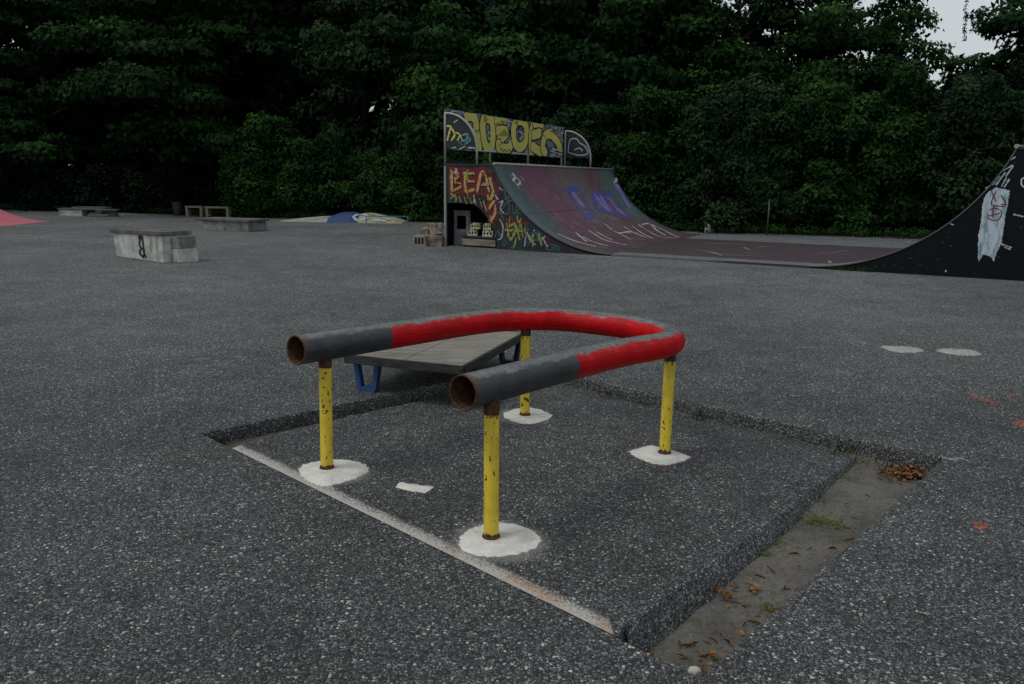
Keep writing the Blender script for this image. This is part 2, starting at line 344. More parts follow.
GRAF = {'board_y':[[(0.97,2.9),(1.19,2.95),(1.38,2.85),(1.42,2.69),(1.38,2.57),(1.56,2.45),(1.56,2.22)],[(1.85,2.94),(1.73,2.82),(1.75,2.56),(1.86,2.31),(2.07,2.22),(2.21,2.38),(2.22,2.78),(2.06,2.94),(1.85,2.94)],[(2.39,2.94),(2.78,2.94),(2.69,2.82),(2.44,2.74)],[(2.48,2.67),(2.92,2.68),(2.74,2.55),(2.54,2.46)],[(2.51,2.38),(2.57,2.26),(3.06,2.28),(3.17,2.4)],[(3.45,2.99),(3.3,2.76),(3.4,2.42),(3.71,2.33),(4.01,2.51),(4.03,2.85),(3.78,3.01),(3.45,2.99)],[(4.49,3.0),(4.35,2.79),(4.31,2.44),(4.37,2.19)],[(4.49,3.0),(5.0,3.02)],[(4.43,2.68),(4.84,2.75)],[(4.39,2.38),(4.97,2.24)],[(5.11,2.65),(5.43,2.77),(5.88,2.66),(6.24,2.41)],[(5.11,2.59),(5.04,2.38),(5.24,2.24)]],'board_white':[[(0.22,2.88),(0.32,2.97),(0.6,3.01),(0.78,3.0),(0.85,2.93)],[(0.93,3.02),(1.69,3.03),(1.77,3.0)],[(2.26,2.99),(2.91,3.04),(2.91,2.96),(3.18,2.94)],[(2.0,2.65),(1.96,2.55),(2.02,2.45),(2.1,2.56),(2.0,2.65)],[(3.6,2.74),(3.84,2.65),(3.65,2.52)],[(5.47,3.05),(5.64,2.95),(5.48,2.87)],[(5.69,3.05),(5.86,2.94),(6.02,3.07),(6.18,2.94)],[(6.26,3.04),(6.44,2.89),(6.27,2.81)],[(5.67,2.37),(6.72,2.36),(6.47,2.58),(5.99,2.79)],[(1.58,2.17),(2.36,2.19)],[(5.01,2.56),(5.29,2.3)],[(5.56,2.32),(6.49,2.23)],[(3.25,2.19),(4.2,2.16)]],'board_black':[[(2.58,2.2),(2.66,2.27),(2.75,2.19),(2.84,2.25),(2.93,2.18),(3.06,2.25),(3.2,2.2),(3.34,2.25),(3.43,2.19)],[(5.53,2.86),(6.34,2.67)]],'arch_y':[[(-3.34,2.63),(-3.25,2.61),(-3.29,2.49),(-3.34,2.33)],[(-3.23,2.58),(-3.15,2.45),(-3.23,2.33)],[(-3.12,2.49),(-3.02,2.44),(-3.08,2.33)],[(-3.02,2.45),(-2.96,2.33)]],'arch_c':[[(-2.96,2.43),(-2.83,2.45),(-2.85,2.33),(-2.98,2.31)],[(-2.85,2.4),(-2.75,2.33),(-2.89,2.24)],[(-3.06,2.31),(-2.96,2.22)]],'arch_w':[[(-3.23,2.14),(-3.12,2.16)],[(-3.02,2.12),(-2.89,2.17)],[(-2.81,2.15),(-2.64,2.14)],[(-3.17,2.68),(-3.08,2.73)]],'side_peach':[[(-3.23,1.63),(-3.22,1.22)],[(-3.23,1.62),(-3.03,1.58),(-3.16,1.44),(-2.98,1.34),(-3.2,1.22)],[(-2.91,1.6),(-2.64,1.59)],[(-2.89,1.43),(-2.66,1.43)],[(-2.89,1.59),(-2.86,1.24),(-2.66,1.26)],[(-2.58,1.22),(-2.48,1.61),(-2.38,1.58),(-2.28,1.24)],[(-2.57,1.36),(-2.3,1.37)],[(-2.27,1.51),(-2.18,1.23),(-2.24,1.07)],[(-2.27,0.87),(-2.15,1.02),(-2.13,0.77),(-2.23,0.61)]],'side_lime':[[(-3.15,1.13),(-3.12,1.03)],[(-3.03,1.11),(-2.99,0.98)],[(-2.91,1.11),(-2.84,0.95)],[(-2.76,1.09),(-2.72,0.96)],[(-2.63,1.06),(-2.6,0.94)],[(-2.52,1.07),(-2.45,0.89)],[(-2.42,1.02),(-2.34,0.81)],[(-2.26,0.71),(-2.21,0.56)],[(-1.84,0.57),(-1.78,0.27)],[(-1.73,0.53),(-1.64,0.55),(-1.67,0.32),(-1.75,0.22)],[(-1.61,0.53),(-1.52,0.23)],[(-1.5,0.56),(-1.44,0.28)],[(-1.87,0.42),(-1.44,0.41)]],'side_red':[[(-3.28,1.72),(-2.75,1.68),(-2.16,1.63)],[(-3.28,1.16),(-2.69,1.19),(-2.15,1.15)],[(-2.07,1.48),(-2.01,1.38),(-2.06,1.23)],[(-2.09,1.03),(-2.2,0.71),(-2.14,0.59)],[(-1.88,0.65),(-1.61,0.61),(-1.33,0.57)],[(-2.39,1.51),(-2.09,1.23),(-2.18,0.97)]],'side_white':[[(-2.02,1.0),(-1.94,1.03),(-2.0,0.88),(-1.92,0.78)],[(-1.99,1.48),(-1.97,1.41)],[(-2.03,1.31),(-1.95,1.26)],[(-2.01,0.64),(-1.93,0.49),(-1.96,0.26),(-2.05,0.2)],[(-1.35,0.41),(-1.26,0.19)],[(-1.18,0.45),(-1.23,0.24),(-1.15,0.14)],[(-1.07,0.4),(-1.0,0.13)],[(-0.98,0.3),(-0.86,0.11)],[(-0.93,0.33),(-1.01,0.2)],[(-1.38,0.29),(-1.4,0.1)]],'side_teal':[[(-1.89,1.31),(-1.86,1.08),(-1.68,1.04)],[(-1.91,0.95),(-1.8,1.01),(-1.8,0.78),(-1.9,0.77)],[(-1.71,0.96),(-1.68,0.76)],[(-1.62,0.99),(-1.59,0.79),(-1.5,0.8)]],'side_purple':[[(-2.18,1.2),(-2.1,1.1),(-2.14,0.95)],[(-2.08,1.13),(-2.04,0.98)]],'ramp_blue':[[(-1.83,3.13),(-1.66,3.11),(-1.45,3.04),(-1.21,2.94)],[(-1.83,3.13),(-1.84,3.93),(-1.56,3.79),(-1.25,3.46)],[(-1.19,2.84),(-1.25,3.46)],[(-1.75,4.85),(-1.55,4.32),(-1.39,4.15),(-1.27,4.87)],[(-1.75,4.85),(-1.73,5.31),(-1.28,4.9)],[(-1.74,5.54),(-1.46,5.45),(-1.17,5.18)],[(-1.73,5.65),(-1.75,6.1),(-1.44,6.02),(-1.08,5.8)],[(-1.28,4.9),(-1.13,5.1),(-1.08,5.8)]],'ramp_violet':[[(-1.66,4.83),(-1.54,4.71),(-1.36,4.83)],[(-1.65,5.56),(-1.4,5.51),(-1.19,5.54)],[(-1.89,6.78),(-1.81,7.0)],[(-1.73,6.88),(-1.43,6.61)],[(-1.8,3.42),(-1.54,3.4)],[(-1.69,5.13),(-1.4,5.0)]],'ramp_white':[[(-0.77,0.34),(-0.57,0.42),(-0.37,0.52),(-0.07,0.71)],[(-0.73,1.21),(-0.56,1.07),(-0.36,0.92)],[(-0.76,2.03),(-0.53,1.94),(-0.3,1.83),(-0.03,1.93),(0.17,1.98)],[(-0.92,3.46),(-0.67,3.3)],[(-0.56,1.19),(-0.27,1.13),(0.0,1.21)],[(-0.67,2.3),(-0.24,2.16)],[(-0.63,3.29),(-0.39,3.27),(-0.13,3.09)],[(-0.72,4.35),(-0.37,4.16),(-0.04,4.09)],[(-0.72,4.97),(-0.31,4.58),(0.08,4.24)],[(-0.74,5.52),(-0.31,5.21),(0.12,4.94),(0.4,5.42)],[(-0.71,5.78),(-0.69,6.38),(-0.3,5.87),(0.03,5.5)],[(-0.65,6.49),(-0.23,6.34),(0.38,5.61)],[(-0.49,3.28),(-0.45,4.19),(-0.18,4.2)],[(-2.05,0.52),(-1.87,0.61)],[(-2.06,0.64),(-2.03,0.73),(-1.98,0.51)],[(-2.02,0.77),(-1.96,0.85),(-1.92,0.63)],[(-2.04,1.01),(-1.98,1.07)],[(-2.01,6.86),(-1.87,6.82)],[(-2.03,7.23),(-1.94,6.79),(-1.89,7.05)]],'ramp_line':[[(1.74,1.97),(1.87,2.22),(2.2,2.02)],[(1.98,1.57),(2.28,1.44),(2.51,1.82)],[(2.32,2.18),(2.7,1.95)],[(2.58,0.81),(2.8,1.22),(3.13,1.08)],[(2.86,1.67),(3.15,1.74)]],'flat_white':[[(1.74,2.03),(2.2,1.6),(2.56,1.0)],[(2.28,1.51),(2.73,1.26),(3.16,1.3)],[(1.45,3.88),(1.9,4.22),(2.34,4.26)],[(2.77,3.66),(2.95,4.07)],[(2.82,1.9),(3.19,2.02)],[(4.15,3.27),(4.37,3.05)],[(4.41,3.23),(4.67,4.06)],[(4.13,2.72),(4.86,3.04)],[(2.53,3.31),(2.76,2.8)],[(4.57,1.15),(4.67,0.64)],[(3.56,3.65),(3.82,3.43)]],'right_poly':[[(6.98,1.4),(7.08,1.48),(7.19,1.46),(7.28,1.43),(7.28,1.23),(7.27,1.05),(7.27,0.84),(7.27,0.6),(7.22,0.45),(7.2,0.29),(7.15,0.36),(7.11,0.38),(7.03,0.4),(6.98,0.27),(6.95,0.47),(6.93,0.72),(6.94,0.94),(6.93,1.18),(6.94,1.32)]],'right_feather':[[(6.95,1.46),(7.03,1.54)],[(7.03,1.52),(7.11,1.66)],[(7.08,1.52),(7.18,1.71)],[(7.16,1.5),(7.21,1.64)],[(7.2,1.49),(7.25,1.61)],[(7.14,1.74),(7.27,1.83)],[(7.2,1.66),(7.28,1.82)],[(7.24,1.92),(7.29,1.96)],[(7.27,0.58),(7.41,0.53)],[(7.32,0.53),(7.4,0.5)],[(7.38,1.06),(7.51,1.03)],[(6.48,0.89),(6.55,0.86)],[(7.2,-0.03),(7.26,-0.03)],[(6.52,0.1),(6.53,0.08)]],'right_red':[[(7.03,1.42),(7.11,1.26)],[(7.09,1.42),(7.05,1.22),(7.15,1.19)],[(7.17,1.36),(7.25,1.23),(7.19,1.21)],[(7.21,1.31),(7.25,1.19),(7.12,1.19)],[(7.03,1.12),(7.12,1.15),(7.21,1.09),(7.17,0.96),(7.05,0.98),(7.02,1.06)],[(7.04,1.03),(7.19,1.07)],[(7.09,1.19),(7.09,1.01)]],'right_ring':[[(7.45,1.64),(7.42,1.61),(7.43,1.53),(7.47,1.49)]]}
# ------------------------------------------------------------------ helpers
def tag(o, label=None, cat=None, group=None, kind=None):
    if label: o['label'] = label
    if cat: o['category'] = cat
    if group: o['group'] = group
    if kind: o['kind'] = kind
    return o
def thing(name, label, cat, loc=(0, 0, 0), rz=0., group=None):
    o = bpy.data.objects.new(name, None); COL.objects.link(o); o.empty_display_size = .2
    o.location = loc; o.rotation_euler = (0, 0, rz); return tag(o, label, cat, group)
class MB:
    """mesh builder; coordinates are in the parent's local space"""
    def __init__(s): s.v = []; s.f = []; s.uv = {}; s.sm = []; s.mi = []
    def add(s, vs, fs, smooth=False, mi=0):
        o = len(s.v); s.v += [tuple(v) for v in vs]
        for f in fs: s.f.append(tuple(i + o for i in f)); s.sm.append(smooth); s.mi.append(mi)
        return o
    def box(s, c, h, rot=None, mi=0, jit=0.):
        """centre, half sizes, optional 3x3 rotation"""
        R = rot or Matrix.Identity(3); c = Vector(c); vs = []
        for x in (-1, 1):
            for y in (-1, 1):
                for z in (-1, 1):
                    vs.append(c + R @ Vector((x * h[0], y * h[1], z * h[2])) + Vector([random.uniform(-jit, jit) for _ in range(3)]))
        s.add(vs, [(0, 1, 3, 2), (4, 6, 7, 5), (0, 4, 5, 1), (2, 3, 7, 6), (0, 2, 6, 4), (1, 5, 7, 3)], False, mi); return s
    def tube(s, pts, r, n=12, caps=True, inner=None, uvlen=False, mi=0, up=None):
        pts = [Vector(p) for p in pts]; rs = r if isinstance(r, (list, tuple)) else [r] * len(pts)
        L = 0; rings = []; o = len(s.v); up = up or Vector((0, 0, 1)); acc = []
        for i, p in enumerate(pts):
            t = (pts[min(i + 1, len(pts) - 1)] - pts[max(i - 1, 0)]).normalized()
            a = t.cross(up)
            if a.length < 1e-3: a = t.cross(Vector((1, 0, 0)))
            a.normalize(); b = a.cross(t).normalized()
            if i: L += (p - pts[i - 1]).length
            acc.append(L)
            for k in range(n):
                th = 2 * math.pi * k / n; s.v.append(tuple(p + (a * math.cos(th) + b * math.sin(th)) * rs[i]))
        for i in range(len(pts) - 1):
            for k in range(n):
                f = (o + i * n + k, o + i * n + (k + 1) % n, o + (i + 1) * n + (k + 1) % n, o + (i + 1) * n + k)
                s.f.append(f); s.sm.append(True); s.mi.append(mi)
                if uvlen: s.uv[len(s.f) - 1] = [(acc[i], k / n), (acc[i], (k + 1) / n), (acc[i + 1], (k + 1) / n), (acc[i + 1], k / n)]
        if caps:
            s.f.append(tuple(o + k for k in range(n))); s.sm.append(False); s.mi.append(mi)
            s.f.append(tuple(o + (len(pts) - 1) * n + k for k in reversed(range(n)))); s.sm.append(False); s.mi.append(mi)
        return s
    def poly(s, pts, z0, z1, mi=0):
        """vertical prism over a 2-d outline"""
        n = len(pts); vs = [(x, y, z0) for x, y in pts] + [(x, y, z1) for x, y in pts]
        s.add(vs, [tuple(range(n, 2 * n)), tuple(reversed(range(n)))] + [(i, (i + 1) % n, n + (i + 1) % n, n + i) for i in range(n)], False, mi); return s
    def build(s, name, mats, parent=None, bevel=0., base=(0, 0, 0), recalc=True, **tg):
        me = bpy.data.meshes.new(name); b = Vector(base)
        me.from_pydata([tuple(Vector(v) - b) for v in s.v], [], s.f)
        mats = mats if isinstance(mats, (list, tuple)) else [mats]
        for m in mats: me.materials.append(m)
        me.polygons.foreach_set('use_smooth', s.sm); me.polygons.foreach_set('material_index', s.mi)
        if s.uv:
            lay = me.uv_layers.new(name='uv')
            for p in me.polygons:
                if p.index in s.uv:
                    for li, q in zip(p.loop_indices, s.uv[p.index]): lay.data[li].uv = q
        if recalc or bevel:
            bm = bmesh.new(); bm.from_mesh(me)
            if recalc: bmesh.ops.recalc_face_normals(bm, faces=bm.faces)
            if bevel: bmesh.ops.bevel(bm, geom=[e for e in bm.edges if e.is_manifold and e.calc_face_angle(0) > .6], offset=bevel, segments=2, affect='EDGES', clamp_overlap=True)
            bm.to_mesh(me); bm.free()
        me.validate(); me.update()
        o = bpy.data.objects.new(name, me); COL.objects.link(o)
        if parent: o.parent = parent
        else: o.location = base
        for k, v in tg.items(): o[k] = v
        return o
def rough_outline(pts, step=.02, amp=.008, closed=True):
    """resample an outline and make its edge ragged"""
    out = []; n = len(pts); ph = random.random() * 9
    for i in range(n if closed else n - 1):
        a, b = Vector(pts[i]), Vector(pts[(i + 1) % n]); L = (b - a).length; k = max(1, int(L / step)); d = (b - a).normalized(); nn = Vector((-d.y, d.x))
        for j in range(k):
            t = j / k; w = 0 if (j == 0 and False) else 1
            out.append(tuple(a + (b - a) * t + nn * random.uniform(-amp, amp) * w))
    return out
def smooth_outline(pts, it=2):
    for _ in range(it):
        q = []
        for i in range(len(pts)):
            a, b = Vector(pts[i]), Vector(pts[(i + 1) % len(pts)]); q += [tuple(a * .75 + b * .25), tuple(a * .25 + b * .75)]
        pts = q
    return pts
def ribbon(mb, stroke, width, fn, off, taper=.35, jit=.0):
    """a brush stroke on a surface: stroke in surface coordinates, fn(a, b, off) -> point. Mitred strip with round-ish ends"""
    P = [Vector(p) for p in stroke]
    Q = [P[0]]
    for i in range(len(P) - 1):   # catmull-rom resample
        p0, p1, p2, p3 = P[max(i - 1, 0)], P[i], P[i + 1], P[min(i + 2, len(P) - 1)]
        n = 6
        for j in range(1, n + 1):
            t = j / n; Q.append(.5 * ((2 * p1) + (p2 - p0) * t + (2 * p0 - 5 * p1 + 4 * p2 - p3) * t * t + (3 * p1 - p0 - 3 * p2 + p3) * t ** 3))
    d0 = (Q[0] - Q[1]); d1 = (Q[-1] - Q[-2])
    if d0.length > 0: Q.insert(0, Q[0] + d0.normalized() * width * .35)
    if d1.length > 0: Q.append(Q[-1] + d1.normalized() * width * .35)
    vs = []; n = len(Q)
    for i, q in enumerate(Q):
        t = Q[min(i + 1, n - 1)] - Q[max(i - 1, 0)]
        if t.length < 1e-6: t = Vector((1, 0))
        t.normalize(); nn = Vector((-t.y, t.x)); w = width * .5
        if i in (0, n - 1): w *= taper
        w *= random.uniform(1 - jit, 1 + jit)
        vs += [fn(*(q + nn * w), off), fn(*(q - nn * w), off)]
    mb.add(vs, [(2 * i, 2 * i + 1, 2 * i + 3, 2 * i + 2) for i in range(n - 1)])

# ------------------------------------------------------------------ world, sun, camera
W = bpy.data.worlds.new("World"); scene.world = W; W.use_nodes = True
wt = W.node_tree; wt.nodes.clear()
wo = wt.nodes.new('ShaderNodeOutputWorld'); bg = wt.nodes.new('ShaderNodeBackground'); sk = wt.nodes.new('ShaderNodeTexSky')
SUN_EL, SUN_ROT = rad(58), rad(250)
sk.sky_type = 'NISHITA'; sk.sun_disc = False; sk.sun_elevation = SUN_EL; sk.sun_rotation = SUN_ROT; sk.dust_density = 3; sk.air_density = 1.2
mx = wt.nodes.new('ShaderNodeMix'); mx.data_type = 'RGBA'; mx.inputs[0].default_value = .86
wn = wt.nodes.new('ShaderNodeTexNoise'); wn.inputs['Scale'].default_value = 2.2; wn.inputs['Detail'].default_value = 5
wr = wt.nodes.new('ShaderNodeValToRGB'); wr.color_ramp.elements[0].position = .3; wr.color_ramp.elements[1].position = .7
wr.color_ramp.elements[0].color = (4.55, 4.9, 5.05, 1); wr.color_ramp.elements[1].color = (5.35, 5.75, 5.9, 1)
wt.links.new(wn.outputs['Fac'], wr.inputs[0]); wt.links.new(sk.outputs[0], mx.inputs[6]); wt.links.new(wr.outputs[0], mx.inputs[7])
wt.links.new(mx.outputs[2], bg.inputs[0]); bg.inputs[1].default_value = .120; wt.links.new(bg.outputs[0], wo.inputs[0])
sun = bpy.data.objects.new('sun', bpy.data.lights.new('sun', 'SUN')); COL.objects.link(sun)
sun.data.energy = 1.1; sun.data.angle = rad(22); sun.data.color = (1, .97, .93)
sd = Vector((math.sin(SUN_ROT) * math.cos(SUN_EL), math.cos(SUN_ROT) * math.cos(SUN_EL), math.sin(SUN_EL)))
sun.rotation_euler = sd.to_track_quat('Z', 'Y').to_euler()
cam = bpy.data.objects.new('camera', bpy.data.cameras.new('camera')); COL.objects.link(cam); scene.camera = cam
cam.data.sensor_width = 36; cam.data.lens = 786 / 1024 * 36; cam.data.clip_end = 2000; cam.data.clip_start = .05
PITCH, ROLL = .2046, .0151
F = Vector((0, math.cos(PITCH), -math.sin(PITCH))); Rr = Vector((1, 0, 0)); Uu = Rr.cross(F)
R2 = math.cos(ROLL) * Rr + math.sin(ROLL) * Uu; U2 = -math.sin(ROLL) * Rr + math.cos(ROLL) * Uu
cam.matrix_world = Matrix(((R2.x, U2.x, -F.x, 0), (R2.y, U2.y, -F.y, 0), (R2.z, U2.z, -F.z, 1.5), (0, 0, 0, 1)))
scene.view_settings.view_transform = 'Standard'; scene.view_settings.look = 'None'; scene.view_settings.exposure = 0
scene.cycles.max_bounces = 6; scene.cycles.diffuse_bounces = 3; scene.cycles.transparent_max_bounces = 4

# ------------------------------------------------------------------ ground with the sunken pit
HL, HB, HR, HN = (-1.84, 4.44), (.125, 6.293), (2.443, 4.201), (.60, 2.162)
hole = rough_outline([HL, HN, HR, HB], .022, .004)
def ground():
    bm = bmesh.new()
    def ring(pts, z): return [bm.verts.new((x, y, z)) for x, y in pts]
    big = ring([(-400, -60), (400, -60), (400, 700), (-400, 700)], 0)
    c = Vector((.33, 4.27))
    a = ring(hole, 0); eA = [bm.edges.new((a[i], a[(i + 1) % len(a)])) for i in range(len(a))]
    eB = [bm.edges.new((big[i], big[(i + 1) % 4])) for i in range(4)]
    bmesh.ops.triangle_fill(bm, use_beauty=True, edges=eA + eB)
    def inw(p, d):
        v = (c - Vector(p)).normalized(); return (p[0] + v.x * d, p[1] + v.y * d)
    prev = a
    for d, z, jj in ((.006, -.005, .0012), (.009, -.030, .0015), (.008, -.065, .002), (.006, -.11, .002), (.002, -.19, .001)):
        r = ring([inw((x + random.uniform(-jj, jj), y + random.uniform(-jj, jj)), d) for x, y in hole], z + (random.uniform(-.002, .002) if z > -.01 else 0))
        for i in range(len(r)):
            bm.faces.new((prev[i], prev[(i + 1) % len(r)], r[(i + 1) % len(r)], r[i])).material_index = 1
        prev = r
    bmesh.ops.recalc_face_normals(bm, faces=bm.faces)
    me = bpy.data.meshes.new('asphalt_ground'); bm.to_mesh(me); bm.free()
    if me.polygons[0].normal.z < 0: me.flip_normals()
    me.materials.append(M['asphalt']); me.materials.append(M['cut']); o = bpy.data.objects.new('asphalt_ground', me); COL.objects.link(o); return tag(o, kind='structure')
G = ground()
def grid(name, x0, x1, y0, y1, n, fn, mat, **kw):
    mb = MB(); vs = [(x0 + (x1 - x0) * i / n, y0 + (y1 - y0) * j / n) for j in range(n + 1) for i in range(n + 1)]
    mb.add([(x, y, fn(x, y)) for x, y in vs], [(j * (n + 1) + i, j * (n + 1) + i + 1, (j + 1) * (n + 1) + i + 1, (j + 1) * (n + 1) + i) for j in range(n) for i in range(n)], True)
    return tag(mb.build(name, mat, None, recalc=False), **kw)
from mathutils import noise as mn
def edge_dist(x, y):
    d = 9
    P = [HL, HN, HR, HB]
    for i in range(4):
        a, b = Vector(P[i]), Vector(P[(i + 1) % 4]); p = Vector((x, y)); t = max(0, min(1, (p - a).dot(b - a) / (b - a).length_squared)); d = min(d, (p - a - (b - a) * t).length)
    return d
def floorz(x, y):
    return -.125 + .014 * mn.noise(Vector((x * 3, y * 3, 1))) + .006 * mn.noise(Vector((x * 14, y * 14, 4))) + .035 * math.exp(-edge_dist(x, y) / .05)
grid('dirt_floor', -2.0, 2.6, 2.0, 6.45, 150, floorz, M['dirt'], kind='structure')

# ------------------------------------------------------------------ tilted slab
FP, PV = Vector((.387, 2.456)), Vector((.667, .745))
def padz(x, y): return -.033 * max(0, (Vector((x, y)) - FP).dot(PV)) - .001
slab = thing('asphalt_slab', 'sunken square of grey asphalt carrying the red rail, its front edge lined white', 'slab', (.2, 4.1, 0))
SB = Vector((.2, 4.1, 0))
pad_pts = [(-1.563, 4.19), (.372, 2.384), (.392, 2.44), (2.032, 4.432), (1.80, 4.745), (1.43, 5.06), (.80, 5.635), (.60, 5.81), (.15, 6.22), (.05, 6.10), (-.425, 5.60), (-.606, 5.41), (-.886, 5.111), (-1.135, 4.81), (-1.347, 4.563), (-1.466, 4.367)]
po = []
for i, p in enumerate(pad_pts):
    a, b = Vector(p), Vector(pad_pts[(i + 1) % len(pad_pts)]); L = (b - a).length; k = max(1, int(L / .02)); d = (b - a).normalized(); nn = Vector((-d.y, d.x))
    amp = .012 if i >= 12 else (.001 if i == 0 else .004)
    for j in range(k): po.append(tuple(a + (b - a) * j / k + nn * amp * (random.uniform(-.5, .5) + 1.2 * mn.noise(Vector((p[0] * 5 + j * .25, i * 3.3, 0))))))
def mk_slab():
    bm = bmesh.new(); c = Vector((.2, 4.3))
    top = [bm.verts.new((x, y, padz(x, y))) for x, y in po]
    es = [bm.edges.new((top[i], top[(i + 1) % len(top)])) for i in range(len(top))]
    bmesh.ops.triangle_fill(bm, use_beauty=True, edges=es)
    prev = top
    for d, dz in ((-.008, -.005), (-.022, -.03), (-.042, -.06), (-.085, -.16)):
        r = []
        for x, y in po:
            v = (c - Vector((x, y))).normalized(); j = random.uniform(-.003, .003)
            front = ((Vector((x, y)) - FP).dot(PV) < .03)
            leftside = (Vector((x, y)) - Vector((-1.563, 4.19))).dot(Vector((-.76, .65))) > -.02 or Vector((x - .1, y - 6.2)).length < .3
            dd = 0.004 if front else (d * (.2 if leftside else 1) + j * .6)
            r.append(bm.verts.new((x + v.x * dd, y + v.y * dd, padz(x, y) + dz)))
        for i in range(len(r)): bm.faces.new((prev[i], prev[(i + 1) % len(r)], r[(i + 1) % len(r)], r[i])).material_index = 1
        prev = r
    bmesh.ops.recalc_face_normals(bm, faces=bm.faces)
    me = bpy.data.meshes.new('slab_body'); bm.to_mesh(me); bm.free()
    for v in me.vertices: v.co -= SB
    if me.polygons[0].normal.z < 0: me.flip_normals()
    me.materials.append(M['pad']); me.materials.append(M['cut']); o = bpy.data.objects.new('slab_body', me); COL.objects.link(o); o.parent = slab
mk_slab()
def patch(name, pts, mat, zf, parent, base, h=.004, amp=.006, it=1, label=None):
    pts = smooth_outline(pts, it) if it else pts
    pts = rough_outline(pts, .014, amp); n = len(pts); mb = MB(); c = sum((Vector(p) for p in pts), Vector((0, 0))) / n
    vs = [(x, y, zf(x, y) - .002) for x, y in pts] + [tuple(c + (Vector(p) - c) * .965) + (zf(*p) + h,) for p in pts] + [(c.x, c.y, zf(*c) + h * 1.3)]
    fs = [(i, (i + 1) % n, n + (i + 1) % n, n + i) for i in range(n)] + [(n + i, n + (i + 1) % n, 2 * n) for i in range(n)]
    mb.add(vs, fs, True); o = mb.build(name, mat, parent, base=base, recalc=True)
    if label: o['label'] = label
    return o
P0 = [(-1.115, 3.871), (-1.098, 3.983), (-.982, 4.062), (-.862, 4.059), (-.743, 3.974), (-.752, 3.849), (-.81, 3.754), (-.911, 3.646), (-1.01, 3.705)]
P1 = [(-.22, 3.091), (-.189, 3.196), (-.087, 3.292), (.048, 3.282), (.155, 3.153), (.109, 3.031), (.005, 2.958), (-.116, 2.939), (-.193, 2.997)]
P2 = [(.688, 4.372), (.70, 4.40), (.843, 4.523), (.865, 4.52), (1.03, 4.36), (1.05, 4.31), (.958, 4.207), (.845, 4.144), (.737, 4.234)]
P3 = [(-.067, 5.096), (.01, 5.22), (.05, 5.26), (.17, 5.30), (.292, 5.119), (.28, 5.08), (.225, 4.964), (.105, 4.856), (-.019, 4.956)]
for pts, lb in ((P0, 'round white filler patch around the left front post'), (P1, 'largest white filler patch, at the nearest post'), (P2, 'diamond of white filler with a pink rim at the right post'), (P3, 'white filler patch at the far post')):
    patch('filler_patch', pts, M['patch'], padz, slab, SB, .003, .007, 1, lb)
patch('paint_patch', [(-.571, 3.68), (-.556, 3.751), (-.379, 3.699), (-.414, 3.614), (-.516, 3.644)], M['patch'], padz, slab, SB, .0025, .007, 0)
pk = smooth_outline(P2, 1); ck = sum((Vector(p) for p in pk), Vector((0, 0))) / len(pk)
patch('spray_rim', [tuple(ck + (Vector(p) - ck) * 1.09) for p in pk], M['pinkmark'], padz, slab, SB, .0012, .01, 0)
d = (Vector((.372, 2.384)) - Vector((-1.563, 4.19))).normalized(); nn = Vector((-d.y, d.x)); ln = []; L = 2.66
a0 = Vector((-1.563, 4.19)) + nn * .003
top_ = [tuple(a0 + d * (L * t / 60)) for t in range(61)]
bot_ = [tuple(a0 + d * (L * t / 60) + nn * (.058 + .022 * mn.noise(Vector((t * .35, 0, 0))))) for t in reversed(range(61))]


# marks on the wide asphalt
zero = lambda x, y: 0.0
for nm, pts, mt in (('worn_paint_patch', [(3.461, 7.299), (3.637, 7.312), (3.811, 7.279), (3.84, 7.10), (3.647, 7.006), (3.489, 7.037)], 'greypatch'),
                    ('worn_paint_patch', [(3.883, 7.108), (4.081, 7.254), (4.323, 7.182), (4.26, 6.93), (4.007, 6.93)], 'greypatch'),
                    ('red_paint_mark', [(3.34, 5.58), (3.43, 5.48), (3.45, 5.34), (3.38, 5.36), (3.34, 5.47)], 'redmark'),
                    ('red_paint_mark', [(3.60, 5.62), (3.72, 5.62), (3.70, 5.52)], 'redmark'),
                    ('red_paint_mark', [(3.22, 4.90), (3.40, 4.99), (3.42, 4.78), (3.26, 4.78)], 'redmark'),
                    ('red_paint_mark', [(2.089, 3.310), (2.120, 3.342), (2.175, 3.345), (2.163, 3.289), (2.081, 3.253)], 'redmark'),
                    ('pale_scratch', [(2.43, 4.215), (2.567, 4.190), (2.552, 4.165), (2.43, 4.185)], 'scratch')):
    o = patch(nm, pts, M[mt], zero, None, (0, 0, 0), .0025, .014, 1); tag(o, kind='structure')
# long pale scuffs far off on the left
for a, b, w_ in (((-11.2, 16.9), (-7.4, 15.7), .12),):
    a, b = Vector(a), Vector(b); q = [a + (b - a) * t / 30 for t in range(31)]
    pts = [(p.x, p.y + w_ * (1 + mn.noise(Vector((i * .4, 1, 0))))) for i, p in enumerate(q)] + [(p.x, p.y - w_ * (1 + mn.noise(Vector((i * .4, 5, 0))))) for i, p in reversed(list(enumerate(q)))]
    o = patch('pale_scuff', pts, M['faint'], zero, None, (0, 0, 0), .002, .03, 0); tag(o, kind='structure')

